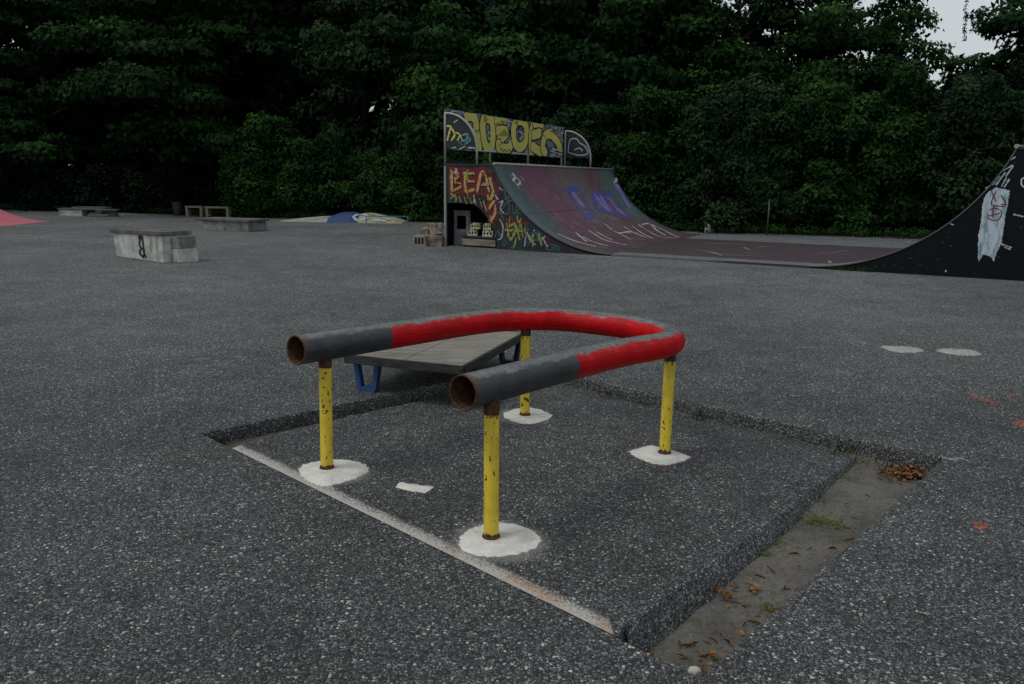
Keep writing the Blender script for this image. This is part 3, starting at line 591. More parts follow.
# ------------------------------------------------------------------ the grind rail
N_ = Vector((.033 * PV.x, .033 * PV.y, 1)).normalized()      # slab normal
RB = Vector((0, 4.0, 0))
rail = thing('grind_rail', 'low U-shaped skate rail of thick red and gunmetal pipe on four yellow posts', 'skate rail', RB)
ds, dt = Vector((.69, .725)), Vector((-.725, .69))
def st(s_, t_, h):
    q = ds * s_ + dt * t_; z = -.033 * ((q - FP).dot(PV)); return Vector((q.x, q.y, z + h))
H = .653; PR = .0745; path = []
def lerp(a, b, t): return a + (b - a) * t
KP = [(2.085, 2.255), (2.45, 2.295), (2.88, 2.338), (3.36, 2.372), (3.70, 2.362), (3.90, 2.42), (4.035, 2.60), (4.075, 2.86), (4.02, 3.12), (3.93, 3.33), (3.72, 3.485), (3.40, 3.535), (2.98, 3.50), (2.50, 3.447), (2.015, 3.395)]
KV = [Vector(p) for p in KP]; fine = [KV[0]]
for i in range(len(KV) - 1):
    p0, p1, p2, p3 = KV[max(i - 1, 0)], KV[i], KV[i + 1], KV[min(i + 2, len(KV) - 1)]
    for j in range(1, 11):
        t = j / 10; fine.append(.5 * ((2 * p1) + (p2 - p0) * t + (2 * p0 - 5 * p1 + 4 * p2 - p3) * t * t + (3 * p1 - p0 - 3 * p2 + p3) * t ** 3))
for _ in range(6): fine = [fine[0]] + [(fine[i - 1] + fine[i] * 2 + fine[i + 1]) / 4 for i in range(1, len(fine) - 1)] + [fine[-1]]
path = [st(q.x, q.y, H) for q in fine]
PIPE_LEN = sum((b - a).length for a, b in zip(path, path[1:]))
mb = MB(); mb.tube(path, PR, 40, caps=False, uvlen=True)
mb.build('pipe', mat_pipe(), rail, base=RB, recalc=False)
mb = MB(); mb.tube(path, PR - .006, 32, caps=False)
inn = mb.build('pipe_inside', M['rust_in'], rail, base=RB, recalc=False)
inn.data.flip_normals()
for e, e2 in ((path[0], path[1]), (path[-1], path[-2])):     # cut pipe ends
    t = (e - e2).normalized(); a = t.cross(Vector((0, 0, 1))).normalized(); b = a.cross(t); mb = MB(); vs = []
    for k in range(40):
        th = 2 * math.pi * k / 40; dd = a * math.cos(th) + b * math.sin(th)
        vs += [e + dd * (PR + .0006) + t * -.004, e + dd * (PR - .001) + t * .0015, e + dd * (PR - .006) + t * .0015, e + dd * (PR - .0078) + t * -.006]
    mb.add(vs, [(4 * k + j, 4 * ((k + 1) % 40) + j, 4 * ((k + 1) % 40) + j + 1, 4 * k + j + 1) for k in range(40) for j in range(3)], True)
    mb.build('pipe_rim', M['rust_in'], rail, base=RB)
def nearest(p):
    return min(path, key=lambda q: (Vector((q.x, q.y)) - Vector(p)).length)
posts = [((-.965, 3.918), (2.19, 3.408), 'left front yellow post with rusty top'), ((-.077, 3.133), (2.236, 2.24), 'nearest yellow post with chipped paint'),
         ((.903, 4.378), (3.845, 2.395), 'yellow post under the right end of the bend'), ((.095, 5.093), (3.768, 3.462), 'farthest yellow post behind the front arm')]
for k, (b, tt, lb) in enumerate(posts):
    b3 = Vector((b[0], b[1], padz(*b))); t3 = st(*tt, H - .040); mb = MB(); ax = (t3 - b3)
    pts = [b3 - Vector((0, 0, .02))] + [b3 + ax * (i / 10) for i in range(11)]
    mb2 = MB(); mb2.tube([Vector(p) for p in pts], .0325, 24)
    o = mb2.build('post', mat_post(k + 1), rail, base=RB, label=lb)
    # the paint material measures height from the post's own origin
    for v in o.data.vertices: v.co = v.co + RB - b3
    o.location = b3 - RB
    top = b3 + ax * .885
    c = MB(); c.tube([top, t3 + (t3 - top) * .25], .0336, 24, caps=False); wl = [b3 + Vector((0, 0, .001)), b3 + Vector((0, 0, .010)), b3 + Vector((0, 0, .016))]
    cc = c.build('welded_collar', M['rust'], o, base=b3)
    wring = MB(); wring.tube(wl, [.040, .038, .0335], 24, caps=False); wring.build('rusty_foot', M['rust'], o, base=b3)

# ------------------------------------------------------------------ low wooden bench / manual pad
BX, BY = Vector((.945, -.327)), Vector((.327, .945))
tip = Vector((-.33, 5.13)); KB = Vector((-.55, 5.8, 0))
bench = thing('manual_pad', 'low weathered timber platform on blue strap legs behind the left rail arm', 'platform', KB)
ang = math.atan2(BX.y, BX.x); ROT = Matrix.Rotation(ang, 3, 'Z'); LX, LY = .89, 1.30; zt = .265
def kp(a, b, z): q = tip + BX * (-LX + a) + BY * b; return Vector((q.x, q.y, z))
for i in range(2):       # two sheets of ply side by side
    w_ = LX / 2
    mb = MB(); mb.box(kp(w_ * (i + .5), LY / 2, zt - .010), (w_ / 2 - .0015, LY / 2 - .012, .010), ROT); o = mb.build('deck_board', M['deck'], bench, .003, base=KB)
for a0, b0, ha, hb in ((LX / 2, -.002, LX / 2 + .012, .014), (LX / 2, LY + .002, LX / 2 + .012, .014), (-.002, LY / 2, .014, LY / 2 - .014), (LX + .002, LY / 2, .014, LY / 2 - .014)):
    mb = MB(); mb.box(kp(a0, b0, zt - .028), (ha, hb, .030), ROT); mb.build('edge_board', M['darkwood'], bench, .004, base=KB)
for b in (.36, .95):
    mb = MB(); mb.box(kp(LX / 2, b, zt - .045), (LX / 2 - .016, .022, .024), ROT); mb.build('cross_bearer', M['darkwood'], bench, .003, base=KB)
def strap_leg(a, b):
    # flat steel folded into a U that narrows to the ground, seen square-on from the front
    t = .034; prof = [(-.088, zt - .045), (-.058, .030), (-.044, .019), (.044, .019), (.058, .030), (.088, zt - .045)]
    mb = MB(); vs = []; n = len(prof)
    for (x, z) in prof:
        for y in (-.026, .026):
            for s_ in (-1, 1):
                nx = (-1 if x < 0 else 1) if abs(x) > .04 else 0; nz = -1 if abs(x) < .05 else 0
                vs.append(kp(a + x + s_ * t * (nx or 0) * .5, b + y, z + s_ * t * nz * .5))
    for i in range(n - 1):
        o = 4 * i; p = o + 4
        mb.add([], [])
        mb.f += [(o, p, p + 2, o + 2), (o + 1, o + 3, p + 3, p + 1), (o, o + 1, p + 1, p), (o + 2, p + 2, p + 3, o + 3)]; mb.sm += [False] * 4; mb.mi += [0] * 4
    mb.f += [(0, 2, 3, 1), (4 * n - 4, 4 * n - 3, 4 * n - 1, 4 * n - 2)]; mb.sm += [False] * 2; mb.mi += [0] * 2
    mb.v = [tuple(v) for v in vs]
    mb.build('leg', M['blue'] if (a < .3 and b < .5) else M['navy'], bench, base=KB)
for a, b in ((.135, .06), (LX - .12, .30), (.14, LY - .10), (LX - .10, LY - .07)): strap_leg(a, b)
# ------------------------------------------------------------------ half-pipe
wv, uv_ = Vector((.45946534, .8881957)), Vector((.8881957, -.45946534))
HO = Vector((1.599 - .25 * wv.x, 16.436 - .25 * wv.y, 0))
hp = thing('half_pipe', 'graffiti covered half-pipe with a tagged board along its left deck and black right side', 'skate ramp', HO, math.atan2(uv_.y, uv_.x))
WD = 7.2; RL, UL, RRt, UR = 3.0, .57, 3.2, 4.3
def zl(a): return RL - math.sqrt(max(0, RL * RL - (UL - a) ** 2)) if a < UL else 0
def zr(a): return RRt - math.sqrt(max(0, RRt * RRt - (a - UR) ** 2)) if a > UR else 0
ZB = .022
def prism_y(mb, prof, y0, y1, mi=0):   # outline in (x, z) extruded along y
    n = len(prof); vs = [(x, y0, z) for x, z in prof] + [(x, y1, z) for x, z in prof]
    mb.add(vs, [tuple(range(n)), tuple(reversed(range(n, 2 * n)))] + [(i, n + i, n + (i + 1) % n, (i + 1) % n) for i in range(n)], False, mi)
cl = [(a, zl(a)) for a in [(.42 - 2.60 * i / 24) for i in range(25)]]
left_prof = [(-3.37, .93), (-3.30, .955), (-3.0, .965), (-2.71, .95), (-2.60, .91), (-2.51, .85), (-2.38, .73), (-2.25, .58), (-2.16, .42), (-2.10, .28), (-2.07, .0), (.42, 0.0)] + [(a, max(z - .012, .002)) for a, z in cl] + [(-2.2, 1.765), (-3.37, 1.765)]
mb = MB(); prism_y(mb, left_prof, 0, .018); sp = mb.build('side_panel', M['side'], hp, label='left side panel sprayed with red and yellow letters above an arched opening')
mb = MB(); prism_y(mb, [(-3.40, 0), (-2.0, 0), (.42, 0)] + [(a, max(z - .012, .002)) for a, z in cl] + [(-3.40, 1.765)], WD - .02, WD); mb.build('side_panel', M['black'], hp)
mb = MB(); mb.box((-3.405, WD / 2, .88), (.012, WD / 2, .88)); mb.build('back_panel', M['black'], hp)
mb = MB(); mb.box((-3.385, -.012, .88), (.022, .028, .88)); mb.build('corner_post', M['steel'], hp, .004)
mb = MB(); prism_y(mb, [(-3.38, .01), (-.4, .01), (-.9, .33), (-1.5, .80), (-2.0, 1.38), (-2.25, 1.70), (-3.38, 1.70)], 1.09, 1.11); mb.build('inner_shade_sheet', M['darkpanel'], hp)  # added dark sheet standing in for the shade inside the ramp
for b in (2.4, 4.8): mb = MB(); prism_y(mb, [(-3.38, 0), (.3, 0)] + [(a, max(z - .015, .002)) for a, z in cl[2:]] + [(-3.38, 1.74)], b, b + .03); mb.build('rib', M['darkpanel'], hp)
# grey box with a square hole standing in the opening
mb = MB(); A_, B_ = -3.345, -2.92
for c, h in (((A_ + .035, .30, .40), (.035, .02, .39)), ((B_ - .055, .30, .40), (.055, .02, .39)), (((A_ + B_) / 2 - .01, .30, .73), (.135, .0195, .06)), (((A_ + B_) / 2 - .01, .30, .19), (.135, .0195, .18))): mb.box(c, h)
mb.build('inner_box', M['greypanel'], hp, .004)
# riding surface
def sheet(name, pts, mat, th=.022, ny=24, shear=0., **kw):
    mb = MB(); n = len(pts); arc = [0]
    for i in range(1, n): arc.append(arc[-1] + math.hypot(pts[i][0] - pts[i - 1][0], pts[i][1] - pts[i - 1][1]))
    nr = []
    for i in range(n):
        p, q = pts[max(i - 1, 0)], pts[min(i + 1, n - 1)]; t = Vector((q[0] - p[0], q[1] - p[1])).normalized(); nr.append(Vector((-t.y, t.x)))
    y0, y1 = -.015, WD
    for lay in (0, 1):
        for j in range(ny + 1):
            y = y0 + (y1 - y0) * j / ny
            for i in range(n):
                p = Vector(pts[i]) + nr[i] * (0 if lay == 0 else -th); mb.v.append((p.x + (shear * y if lay >= 0 else 0), y, p.y))
    K = (ny + 1) * n
    for j in range(ny):
        for i in range(n - 1):
            f = (j * n + i, j * n + i + 1, (j + 1) * n + i + 1, (j + 1) * n + i)
            mb.f.append(f); mb.sm.append(True); mb.mi.append(0)
            mb.uv[len(mb.f) - 1] = [(WD * j / ny, arc[i]), (WD * j / ny, arc[i + 1]), (WD * (j + 1) / ny, arc[i + 1]), (WD * (j + 1) / ny, arc[i])]
            mb.f.append(tuple(K + q for q in reversed(f))); mb.sm.append(True); mb.mi.append(0)
    rim = [(0, i) for i in range(n)] + [(j, n - 1) for j in range(1, ny + 1)] + [(ny, i) for i in reversed(range(n - 1))] + [(j, 0) for j in reversed(range(1, ny))]
    ids = [j * n + i for j, i in rim]; m = len(ids)
    for k in range(m): mb.f.append((ids[k], K + ids[k], K + ids[(k + 1) % m], ids[(k + 1) % m])); mb.sm.append(False); mb.mi.append(0); 
    return mb.build(name, mat, hp, recalc=True, **kw)
ang0 = math.acos((RL - 1.775) / RL)
LP = [(UL - RL * math.sin(ang0 * (1 - i / 40)), RL - RL * math.cos(ang0 * (1 - i / 40)) + ZB + .02) for i in range(41)]
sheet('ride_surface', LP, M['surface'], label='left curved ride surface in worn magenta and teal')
LP_arc = RL * ang0
fbo = MB(); fbo.v = [(UL + .002, -.015, .002), (UR + .02, -.015, .002), (UR - .002 + .2 * WD, WD, .002), (UL + .002, WD, .002)]; fbo.v += [(x - (.02 if i == 1 else 0), y, ZB + .02) for i, (x, y, z) in enumerate(fbo.v)]
fbo.f = [(3, 2, 1, 0), (4, 5, 6, 7), (0, 1, 5, 4), (1, 2, 6, 5), (2, 3, 7, 6), (3, 0, 4, 7)]; fbo.sm = [False] * 6; fbo.mi = [0] * 6; fbo.uv = {1: [(0, 0), (0, 4), (WD, 4), (WD, 0)]}
fbo.build('flat_bottom', M['flatbed'], hp, recalc=False)
KS = .20
ang1 = math.acos((RRt - 2.07) / RRt)
sheet('ride_surface', [(UR + RRt * math.sin(ang1 * i / 40), RRt - RRt * math.cos(ang1 * i / 40) + ZB + .02) for i in range(41)], M['flatbed'], shear=KS, label='right curved ride surface, dark plywood')
# right side
cr_ = [(a, zr(a)) for a in [4.75 + (7.28 - 4.75) * i / 24 for i in range(25)]]
rp = [(4.75, .0)] + [(a, z + .005) for a, z in cr_] + [(7.30, 2.075), (8.65, 2.075), (8.65, 0)]
mb = MB(); prism_y(mb, rp, .0, .018); mb.build('side_panel', M['black'], hp, label='black right side panel with a white sprayed strip')
mb = MB(); prism_y(mb, [(a + KS * WD, z) for a, z in rp], WD - .02, WD); mb.build('side_panel', M['black'], hp)
mb = MB(); mb.box((8.68, WD / 2, 1.03), (.012, WD / 2, 1.03)); mb.v = [(x + KS * y, y, z) for x, y, z in mb.v]; mb.build('back_panel', M['black'], hp)
# decks, coping
mb = MB(); mb.box((-2.80, WD / 2, 1.79), (.635, WD / 2 + .012, .022)); mb.build('deck', M['darkwood'], hp, .003)
mb = MB(); mb.box((7.99, WD / 2, 2.10), (.685, WD / 2 + .012, .022)); mb.v = [(x + KS * y, y, z) for x, y, z in mb.v]; mb.build('deck', M['darkwood'], hp, .003)
mb = MB(); mb.tube([(-2.165, -.03, 1.812), (-2.165, WD + .03, 1.812)], .030, 16); mb.build('coping', M['coping'], hp)
mb = MB(); mb.tube([(7.285, -.03, 2.125), (7.285 + KS * WD, WD + .03, 2.125)], .034, 16); mb.build('coping', M['coping'], hp)
# board along the back of the left deck
bd = MB(); bo = []
for i in range(41):
    b = .05 + 6.38 * i / 40; bo.append((b, 2.985 + .012 * mn.noise(Vector((b * 2, 0, 0)))))
bo[0] = (.05, 2.90); bo.insert(1, (.10, 2.965))
lowb = [(.05 + 6.38 * i / 40, 2.12 + .02 * mn.noise(Vector((i * .5, 3, 0)))) for i in reversed(range(41))]
out = bo + lowb; n = len(out)
bd.add([(-3.436, b, z) for b, z in out] + [(-3.456, b, z) for b, z in out], [tuple(range(n)), tuple(reversed(range(n, 2 * n)))] + [(i, n + i, n + (i + 1) % n, (i + 1) % n) for i in range(n)])
board = bd.build('graffiti_board', M['board'], hp, label='long board of yellow bubble letters above the left deck')
for b in (2.17, 4.26, 6.46):
    mb = MB(); mb.tube([(-3.475, b, 1.80), (-3.475, b, 2.97)], .026, 12); mb.build('board_post', M['steel'], hp)
def arch(b, pan):
    P = [(-3.40, b, 1.80), (-3.40, b, 2.4), (-3.40, b, 2.80)] + [(-3.40 + .0 + .81 * math.sin(t), b, 2.10 + .78 * math.cos(t)) for t in [math.pi / 2 * i / 14 for i in range(15)]] + [(-2.59, b, 1.80)]
    P = [(-3.40, b, 1.80), (-3.40, b, 2.88)] + P[3:]
    mb = MB(); mb.tube(P, .024, 12); g = mb.build('guard_rail', M['steel'], hp)
    prof = [(-3.385, 2.13)] + [(-3.385 + .775 * math.sin(t), 2.13 + .73 * math.cos(t)) for t in [math.pi / 2 * i / 14 for i in range(15)]]
    mb = MB(); prism_y(mb, prof, b + .004, b + .016); mb.build('arch_panel', M['archpanel'], g)
    mb = MB(); mb.tube([(-3.40, b, 1.84), (-2.59, b, 1.84)], .014, 8); mb.build('bottom_rail', M['black'], g)
    return g
ga = arch(.0, 0); gb = arch(6.52, 1)
# painted strokes -----------------------------------------------------
f_board = lambda b, z, o: (-3.436 + o, min(6.42, max(.06, b)), min(2.972, max(2.135, z)))
f_side = lambda a, z, o: (a, -o, z)
def f_ramp(a, b, o):
    if a < UL:
        s_ = math.sqrt(max(1e-4, RL * RL - (UL - a) ** 2)); nx, nz = (UL - a) / RL, s_ / RL
        return (a + nx * o, b, RL - s_ + ZB + .02 + nz * o)
    return (a, b, ZB + .02 + o)
def f_ramp_lay(q0, q1, o): return f_ramp(q0, q1, o)
def strokes(name, key, fn, width, mat, off, parent=hp, jit=.12, label=None, dz=0, dx=0, scale_w=None):
    for s_ in GRAF[key]:
        s_ = [(a + dx, b + dz) for a, b in s_]; mb = MB()
        ln_ = sum(math.hypot(p[0] - q[0], p[1] - q[1]) for p, q in zip(s_, s_[1:]))
        mb_w = min(width, max(.02, ln_ * .12)) if width < .06 or (width < .1 and fn is f_ramp) else width
        ribbon(mb, s_, mb_w * random.uniform(.85, 1.15), fn, off + random.uniform(0, .0012), .55, jit)
        mb.build(name, mat, parent, recalc=False)
dzb = -.02
strokes('bubble_letter_halo', 'board_y', f_board, .34, M['g_bandwhite'], .002, board, .05, dz=dzb)
for i_, s_ in enumerate(GRAF['board_y']):      # letters overlap one another like layered bubbles
    s_ = [(a, b + dzb) for a, b in s_]
    mb = MB(); ribbon(mb, s_, .325, f_board, .004 + i_ * .0009, .7, .04); mb.build('bubble_letter_outline', M['g_ink'], board, recalc=False)
    mb = MB(); ribbon(mb, s_, .255, f_board, .0045 + i_ * .0009, .7, .06); mb.build('bubble_letter_fill', M['g_yellow'], board, recalc=False)
strokes('white_lettering', 'board_white', f_board, .035, M['g_white'], .016, board, .3, dz=-.03)
strokes('small_black_tag', 'board_black', f_board, .022, M['g_ink'], .018, board, dz=-.02)
strokes('sprayed_letters', 'arch_y', f_side, .05, M['g_yellow'], .002, ga, .3, dz=-.02)
strokes('sprayed_letters', 'arch_c', f_side, .045, M['g_cyan'], .003, ga, .3, dz=-.02)
strokes('sprayed_letters', 'arch_w', f_side, .04, M['g_white'], .004, ga, .3)
mb = MB()
for s_ in ([(-3.3, 2.28), (-3.25, 2.62), (-3.05, 2.66), (-2.95, 2.55), (-2.78, 2.45), (-2.68, 2.25), (-2.95, 2.2), (-3.28, 2.27)], [(-3.1, 2.35), (-2.95, 2.4), (-2.85, 2.32)]):
    ribbon(mb, s_, .03, lambda a, z, o: (a, 6.52 - o, z), .003)
mb.build('white_scrawl', M['g_bandwhite'], gb, recalc=False)
strokes('letter_glow', 'side_peach', f_side, .20, M['g_red'], .0015, sp)
strokes('sprayed_letters', 'side_peach', f_side, .066, M['g_peach'], .004, sp, .3)
strokes('red_outline', 'side_red', f_side, .05, M['g_red'], .003, sp, .4)
strokes('lime_drips', 'side_lime', f_side, .055, M['g_lime'], .005, sp, .4)
strokes('white_tags', 'side_white', f_side, .026, M['g_palewhite'], .006, sp, .4)
strokes('teal_outline', 'side_teal', f_side, .03, M['g_teal'], .006, sp, .2)
strokes('purple_spots', 'side_purple', f_side, .05, M['g_purple'], .005, sp, .4)
for s_ in [[(a + .05, b - .03) for a, b in q] for q in GRAF['side_peach']]:
    mb = MB(); ribbon(mb, s_, .022, f_side, .0055, .5, .5); mb.build('black_shadow_line', M['g_ink'], sp, recalc=False)
for k_ in range(16):
    a_ = -3.28 + (k_ % 8) * .16 + random.uniform(-.03, .03); b_ = (1.66 if k_ < 8 else 1.17) + random.uniform(-.04, .04); mb = MB()
    ribbon(mb, [(a_, b_), (a_ + random.uniform(-.05, .07), b_ - random.uniform(.05, .12)), (a_ + random.uniform(-.02, .10), b_ - random.uniform(.08, .22))], random.uniform(.02, .05), f_side, .0062, .5, .5)
    mb.build('spray_stroke', M[random.choice(['g_red', 'g_lime', 'g_ink', 'g_palewhite'])], sp, recalc=False)
mb = MB()     # extra scribble texture over the lower right half of the side
rs = random.Random(4)
for _ in range(30):
    a = rs.uniform(-2.0, -.35); zmax = zl(a) - .12
    if zmax < .15: continue
    z = rs.uniform(.08, zmax); st_ = [(a, z)]
    for _k in range(3): st_.append((st_[-1][0] + rs.uniform(-.10, .10), max(.04, min(zmax, st_[-1][1] + rs.uniform(-.14, .14)))))
    ribbon(mb, st_, rs.uniform(.012, .035), f_side, .0075, .6, .4)
mb.build('fine_scribbles', M['g_teal'], sp, recalc=False, kind='stuff')
mb = MB()
for _ in range(15):
    a = rs.uniform(-1.9, -.9); zmax = min(zl(a) - .12, .85)
    z = rs.uniform(.25, max(.3, zmax)); st_ = [(a, z), (a + rs.uniform(-.06, .06), z - rs.uniform(.05, .2))]
    ribbon(mb, st_, rs.uniform(.015, .035), f_side, .009, .6, .4)
mb.build('lime_scribbles', M['g_lime'], sp, recalc=False, kind='stuff')
rsf = [c for c in hp.children if c.name.startswith('ride_surface')][0]
strokes('blue_letters', 'ramp_blue', f_ramp, .10, M['g_blue'], .004, rsf, .25)
strokes('violet_letter_fill', 'ramp_violet', f_ramp, .22, M['g_violet'], .003, rsf, .3)
strokes('white_tag', 'ramp_white', f_ramp, .055, M['g_palewhite'], .006, rsf, .4)
strokes('pale_scuffs', 'flat_white', f_ramp, .06, M['g_dullwhite'], .005, rsf, .5)
rsp = [c for c in hp.children if c.name.startswith('side_panel') and 'white' in c.get('label', '')][0]
mb = MB(); rp_ = rough_outline(GRAF['right_poly'][0], .015, .007); n = len(rp_)
mb.add([(a, -.002, z) for a, z in rp_], [tuple(range(n))])
def mat_strip():
    m = NT('sprayed_white_strip'); p = m.objc(); n = m.noise(m.scale(p, (6, 6, 1.5)), 2.2, 6, .65)
    m.set(Base_Color=m.mix(m.step(n, .42, .68), (.44, .52, .57), (.13, .20, .25)), Roughness=.6); return m.m
me = bpy.data.meshes.new('x'); 
o = mb.build('white_strip', mat_strip(), rsp, recalc=False)
strokes('white_feathering', 'right_feather', f_side, .032, M['g_bandwhite'], .003, rsp, .5)
strokes('red_tag', 'right_red', f_side, .016, M['g_red'], .005, rsp, .3)
strokes('white_ring', 'right_ring', f_side, .03, M['g_white'], .003, rsp)
mb = MB()
for _ in range(34):
    a = rs.uniform(5.4, 8.4); z = rs.uniform(.08, max(.1, zr(min(a, 7.28)) - .15)); ribbon(mb, [(a, z), (a + rs.uniform(-.03, .03), z + rs.uniform(-.02, .02))], rs.uniform(.005, .011), f_side, .002, .5, .4)
mb.build('paint_flecks', M['g_teal'], rsp, recalc=False, kind='stuff')

def world(a, b, z=0): q = HO.xy + uv_ * a + wv * b; return Vector((q.x, q.y, z))
HANG = math.atan2(uv_.y, uv_.x)
# crate with painted blocks in the arched opening
cr0 = thing('wooden_crate', 'low dark wooden crate in the arched opening of the ramp', 'crate', world(-2.58, .24), HANG)
mb = MB(); mb.box((0, 0, .225), (.46, .16, .018)); mb.build('top_board', M['darkwood'], cr0, .003)
mb = MB(); mb.box((0, -.145, .11), (.42, .012, .075)); mb.build('front_board', M['bench'], cr0, .003)
for x in (-.41, .41): mb = MB(); mb.box((x, .01, .103), (.03, .13, .102)); mb.build('leg', M['darkwood'], cr0, .003)
def mat_pblock():
    m = NT('painted_block'); p = m.objc(); n = m.noise(p, 13, 4, .6)
    c = m.mix(m.step(n, .46, .54), (.46, .46, .42), (.33, .36, .10)); c = m.mix(m.step(m.noise(p, 17, 3), .57, .62), c, (.05, .05, .05))
    m.set(Base_Color=c, Roughness=.9); m.bump(m.noise(p, 40, 4), .5, .01); return m.m
pbm = mat_pblock()
for (a, z, w_, rz, lb) in ((-2.80, .315, .15, .3, 'painted white block at lower left of the crate pile'), (-2.38, .315, .19, -.05, 'wide white block at lower right of the crate pile'),
                          (-2.72, .465, .145, .15, 'yellow sprayed block, upper left on the crate'), (-2.40, .465, .14, .0, 'lime sprayed block, upper right on the crate')):
    t = MB(); t.box((0, 0, 0), (w_ * .72, .09, .068), jit=.006)
    for k in (-1, 0, 1): t.box((k * w_ * .45, -.092, .0), (w_ * .13, .004, .030), mi=1)
    o = t.build('painted_block', [pbm, M['darkpanel']], None, .006); o.location = world(a, .22, z); o.rotation_euler = (0, 0, HANG + rz); tag(o, lb, 'block', 'painted blocks piled on the crate')
# broken blocks beside the ramp's left corner
def chunk(name, loc, h, rz, mat, lb, hollow=False, tilt=0):
    mb = MB(); mb.box((0, 0, 0), h)
    bm = bmesh.new(); tmp = bpy.data.meshes.new('t'); tmp.from_pydata(mb.v, [], mb.f); bm.from_mesh(tmp)
    bmesh.ops.subdivide_edges(bm, edges=bm.edges, cuts=4, use_grid_fill=True)
    for v in bm.verts: v.co += Vector([mn.noise(v.co * 9 + Vector((k * 7 + loc[0] * 3, loc[2] * 5, 0))) for k in range(3)]) * (.006 if hollow else .035)
    me = bpy.data.meshes.new(name); bm.normal_update(); bm.to_mesh(me); bm.free(); me.materials.append(mat); bpy.data.meshes.remove(tmp)
    o = bpy.data.objects.new(name, me); COL.objects.link(o); o.location = loc; o.rotation_euler = (tilt, tilt * .5, rz); tag(o, lb, 'block', 'broken blocks stacked at the ramp corner')
    if hollow:
        for k in (-1, 0, 1):
            c = MB(); c.box((k * h[0] * .6, -h[1] - .001, 0), (h[0] * .19, .005, h[2] * .62)); c.build('cavity_shade_plate', M['darkpanel'], o)  # dark plates on the face stand in for shade in the holes
chunk('hollow_block', world(-3.86, -.25, .115), (.15, .11, .113), HANG, M['brickp'], 'pale hollow block with three cavities at the pile base', True)
chunk('broken_block', world(-3.56, -.10, .12), (.15, .14, .118), HANG + .25, M['brick'], 'large reddish broken block against the ramp corner')
chunk('broken_block', world(-3.88, .02, .30), (.14, .11, .07), HANG - .3, M['brick'], 'reddish block lying on the hollow block', tilt=.08)
chunk('broken_block', world(-3.63, -.02, .32), (.13, .10, .08), HANG + .6, M['brickp'], 'pale chunk on top of the large reddish block', tilt=-.2)
chunk('broken_block', world(-3.74, .02, .43), (.09, .08, .045), HANG + .1, M['brick'], 'small flat brick chunk, topmost of the pile', tilt=.15)
chunk('broken_stone', world(-3.47, -.06, .45), (.05, .05, .07), HANG, M['brickp'], 'upright pale stone leaning on the white corner post', tilt=.1)

# ------------------------------------------------------------------ other skate furniture
def rotz(v): return math.atan2(v[1], v[0])
# near concrete ledge
ld = thing('concrete_ledge', 'whitewashed concrete ledge with dark runs and two blocks at its right end', 'ledge', (-6.40, 14.12, 0), rotz((.80, -.60)))
mb = MB(); mb.add([(-.93, -.27, 0), (.70, -.27, 0), (.70, .25, 0), (-.93, .25, 0), (-.96, -.275, .43), (.71, -.275, .46), (.71, .255, .46), (-.96, .255, .43)], [(0, 1, 2, 3), (4, 7, 6, 5), (0, 4, 5, 1), (1, 5, 6, 2), (2, 6, 7, 3), (3, 7, 4, 0)])
mb.build('body', M['block'], ld, .006)
mb = MB(); mb.add([(-1.04, -.30, .425), (.74, -.30, .465), (.74, .27, .465), (-1.04, .27, .425), (-1.04, -.30, .49), (.72, -.30, .525), (.72, .27, .525), (-1.04, .27, .49)], [(0, 3, 2, 1), (4, 5, 6, 7), (0, 1, 5, 4), (1, 2, 6, 5), (2, 3, 7, 6), (3, 0, 4, 7)])
mb.build('top_slab', M['cap'], ld, .004)
mb = MB(); mb.box((.82, .06, .12), (.105, .18, .12), jit=.008); mb.build('end_block', M['block'], ld, .008)
mb = MB(); mb.box((.81, .06, .345), (.10, .17, .10), Matrix.Rotation(.12, 3, 'Z'), jit=.012); mb.build('end_block', M['ledge'], ld, .008)
mb = MB()
for s_ in ([(.02, .40), (-.05, .30), (-.02, .22), (.06, .20)], [(-.06, .38), (.0, .42), (.07, .36), (.08, .12)], [(.02, .05), (.10, .10), (.14, .06)], [(-.04, .18), (-.06, .1), (.0, .08)]): ribbon(mb, s_, .045, lambda a, z, o: (a, -.278 - o, z), .004, .6, .3)
mb.build('black_tag', M['g_ink'], ld, recalc=False)
# second ledge
l2 = thing('concrete_ledge', 'low grey ledge with a dark overhanging slab, farther back in the square', 'ledge', (-7.75, 21.9, 0), rotz((.95, -.31)))
mb = MB(); mb.box((.05, 0, .125), (.74, .40, .125), jit=.01); mb.build('body', M['ledge'], l2, .01)
mb = MB(); mb.box((-.02, 0, .285), (.87, .45, .030)); mb.build('top_slab', M['cap'], l2, .008)
# far left pair
l3 = thing('concrete_ledge', 'small pale concrete block carrying one end of a long plank near the left trees', 'ledge', (-14.95, 27.8, 0), .1)
mb = MB(); mb.box((-.45, 0, .11), (.38, .22, .11)); mb.build('block', M['block'], l3, .01)
mb = MB(); mb.box((.1, 0, .24), (.95, .25, .02), Matrix.Rotation(.015, 3, 'Y')); mb.build('plank', M['cap'], l3, .005)
mb = MB(); mb.box((.85, .1, .10), (.12, .15, .10)); mb.build('support', M['cap'], l3, .005)
l4 = thing('low_slab', 'dark low slab on two blocks at the foot of the leftmost trees', 'ledge', (-15.6, 29.4, 0), -.1)
mb = MB(); mb.box((0, 0, .23), (.6, .3, .03)); mb.build('top_slab', M['cap'], l4, .005)
for x in (-.4, .4): mb = MB(); mb.box((x, 0, .10), (.12, .25, .10)); mb.build('support', M['cap'], l4, .005)
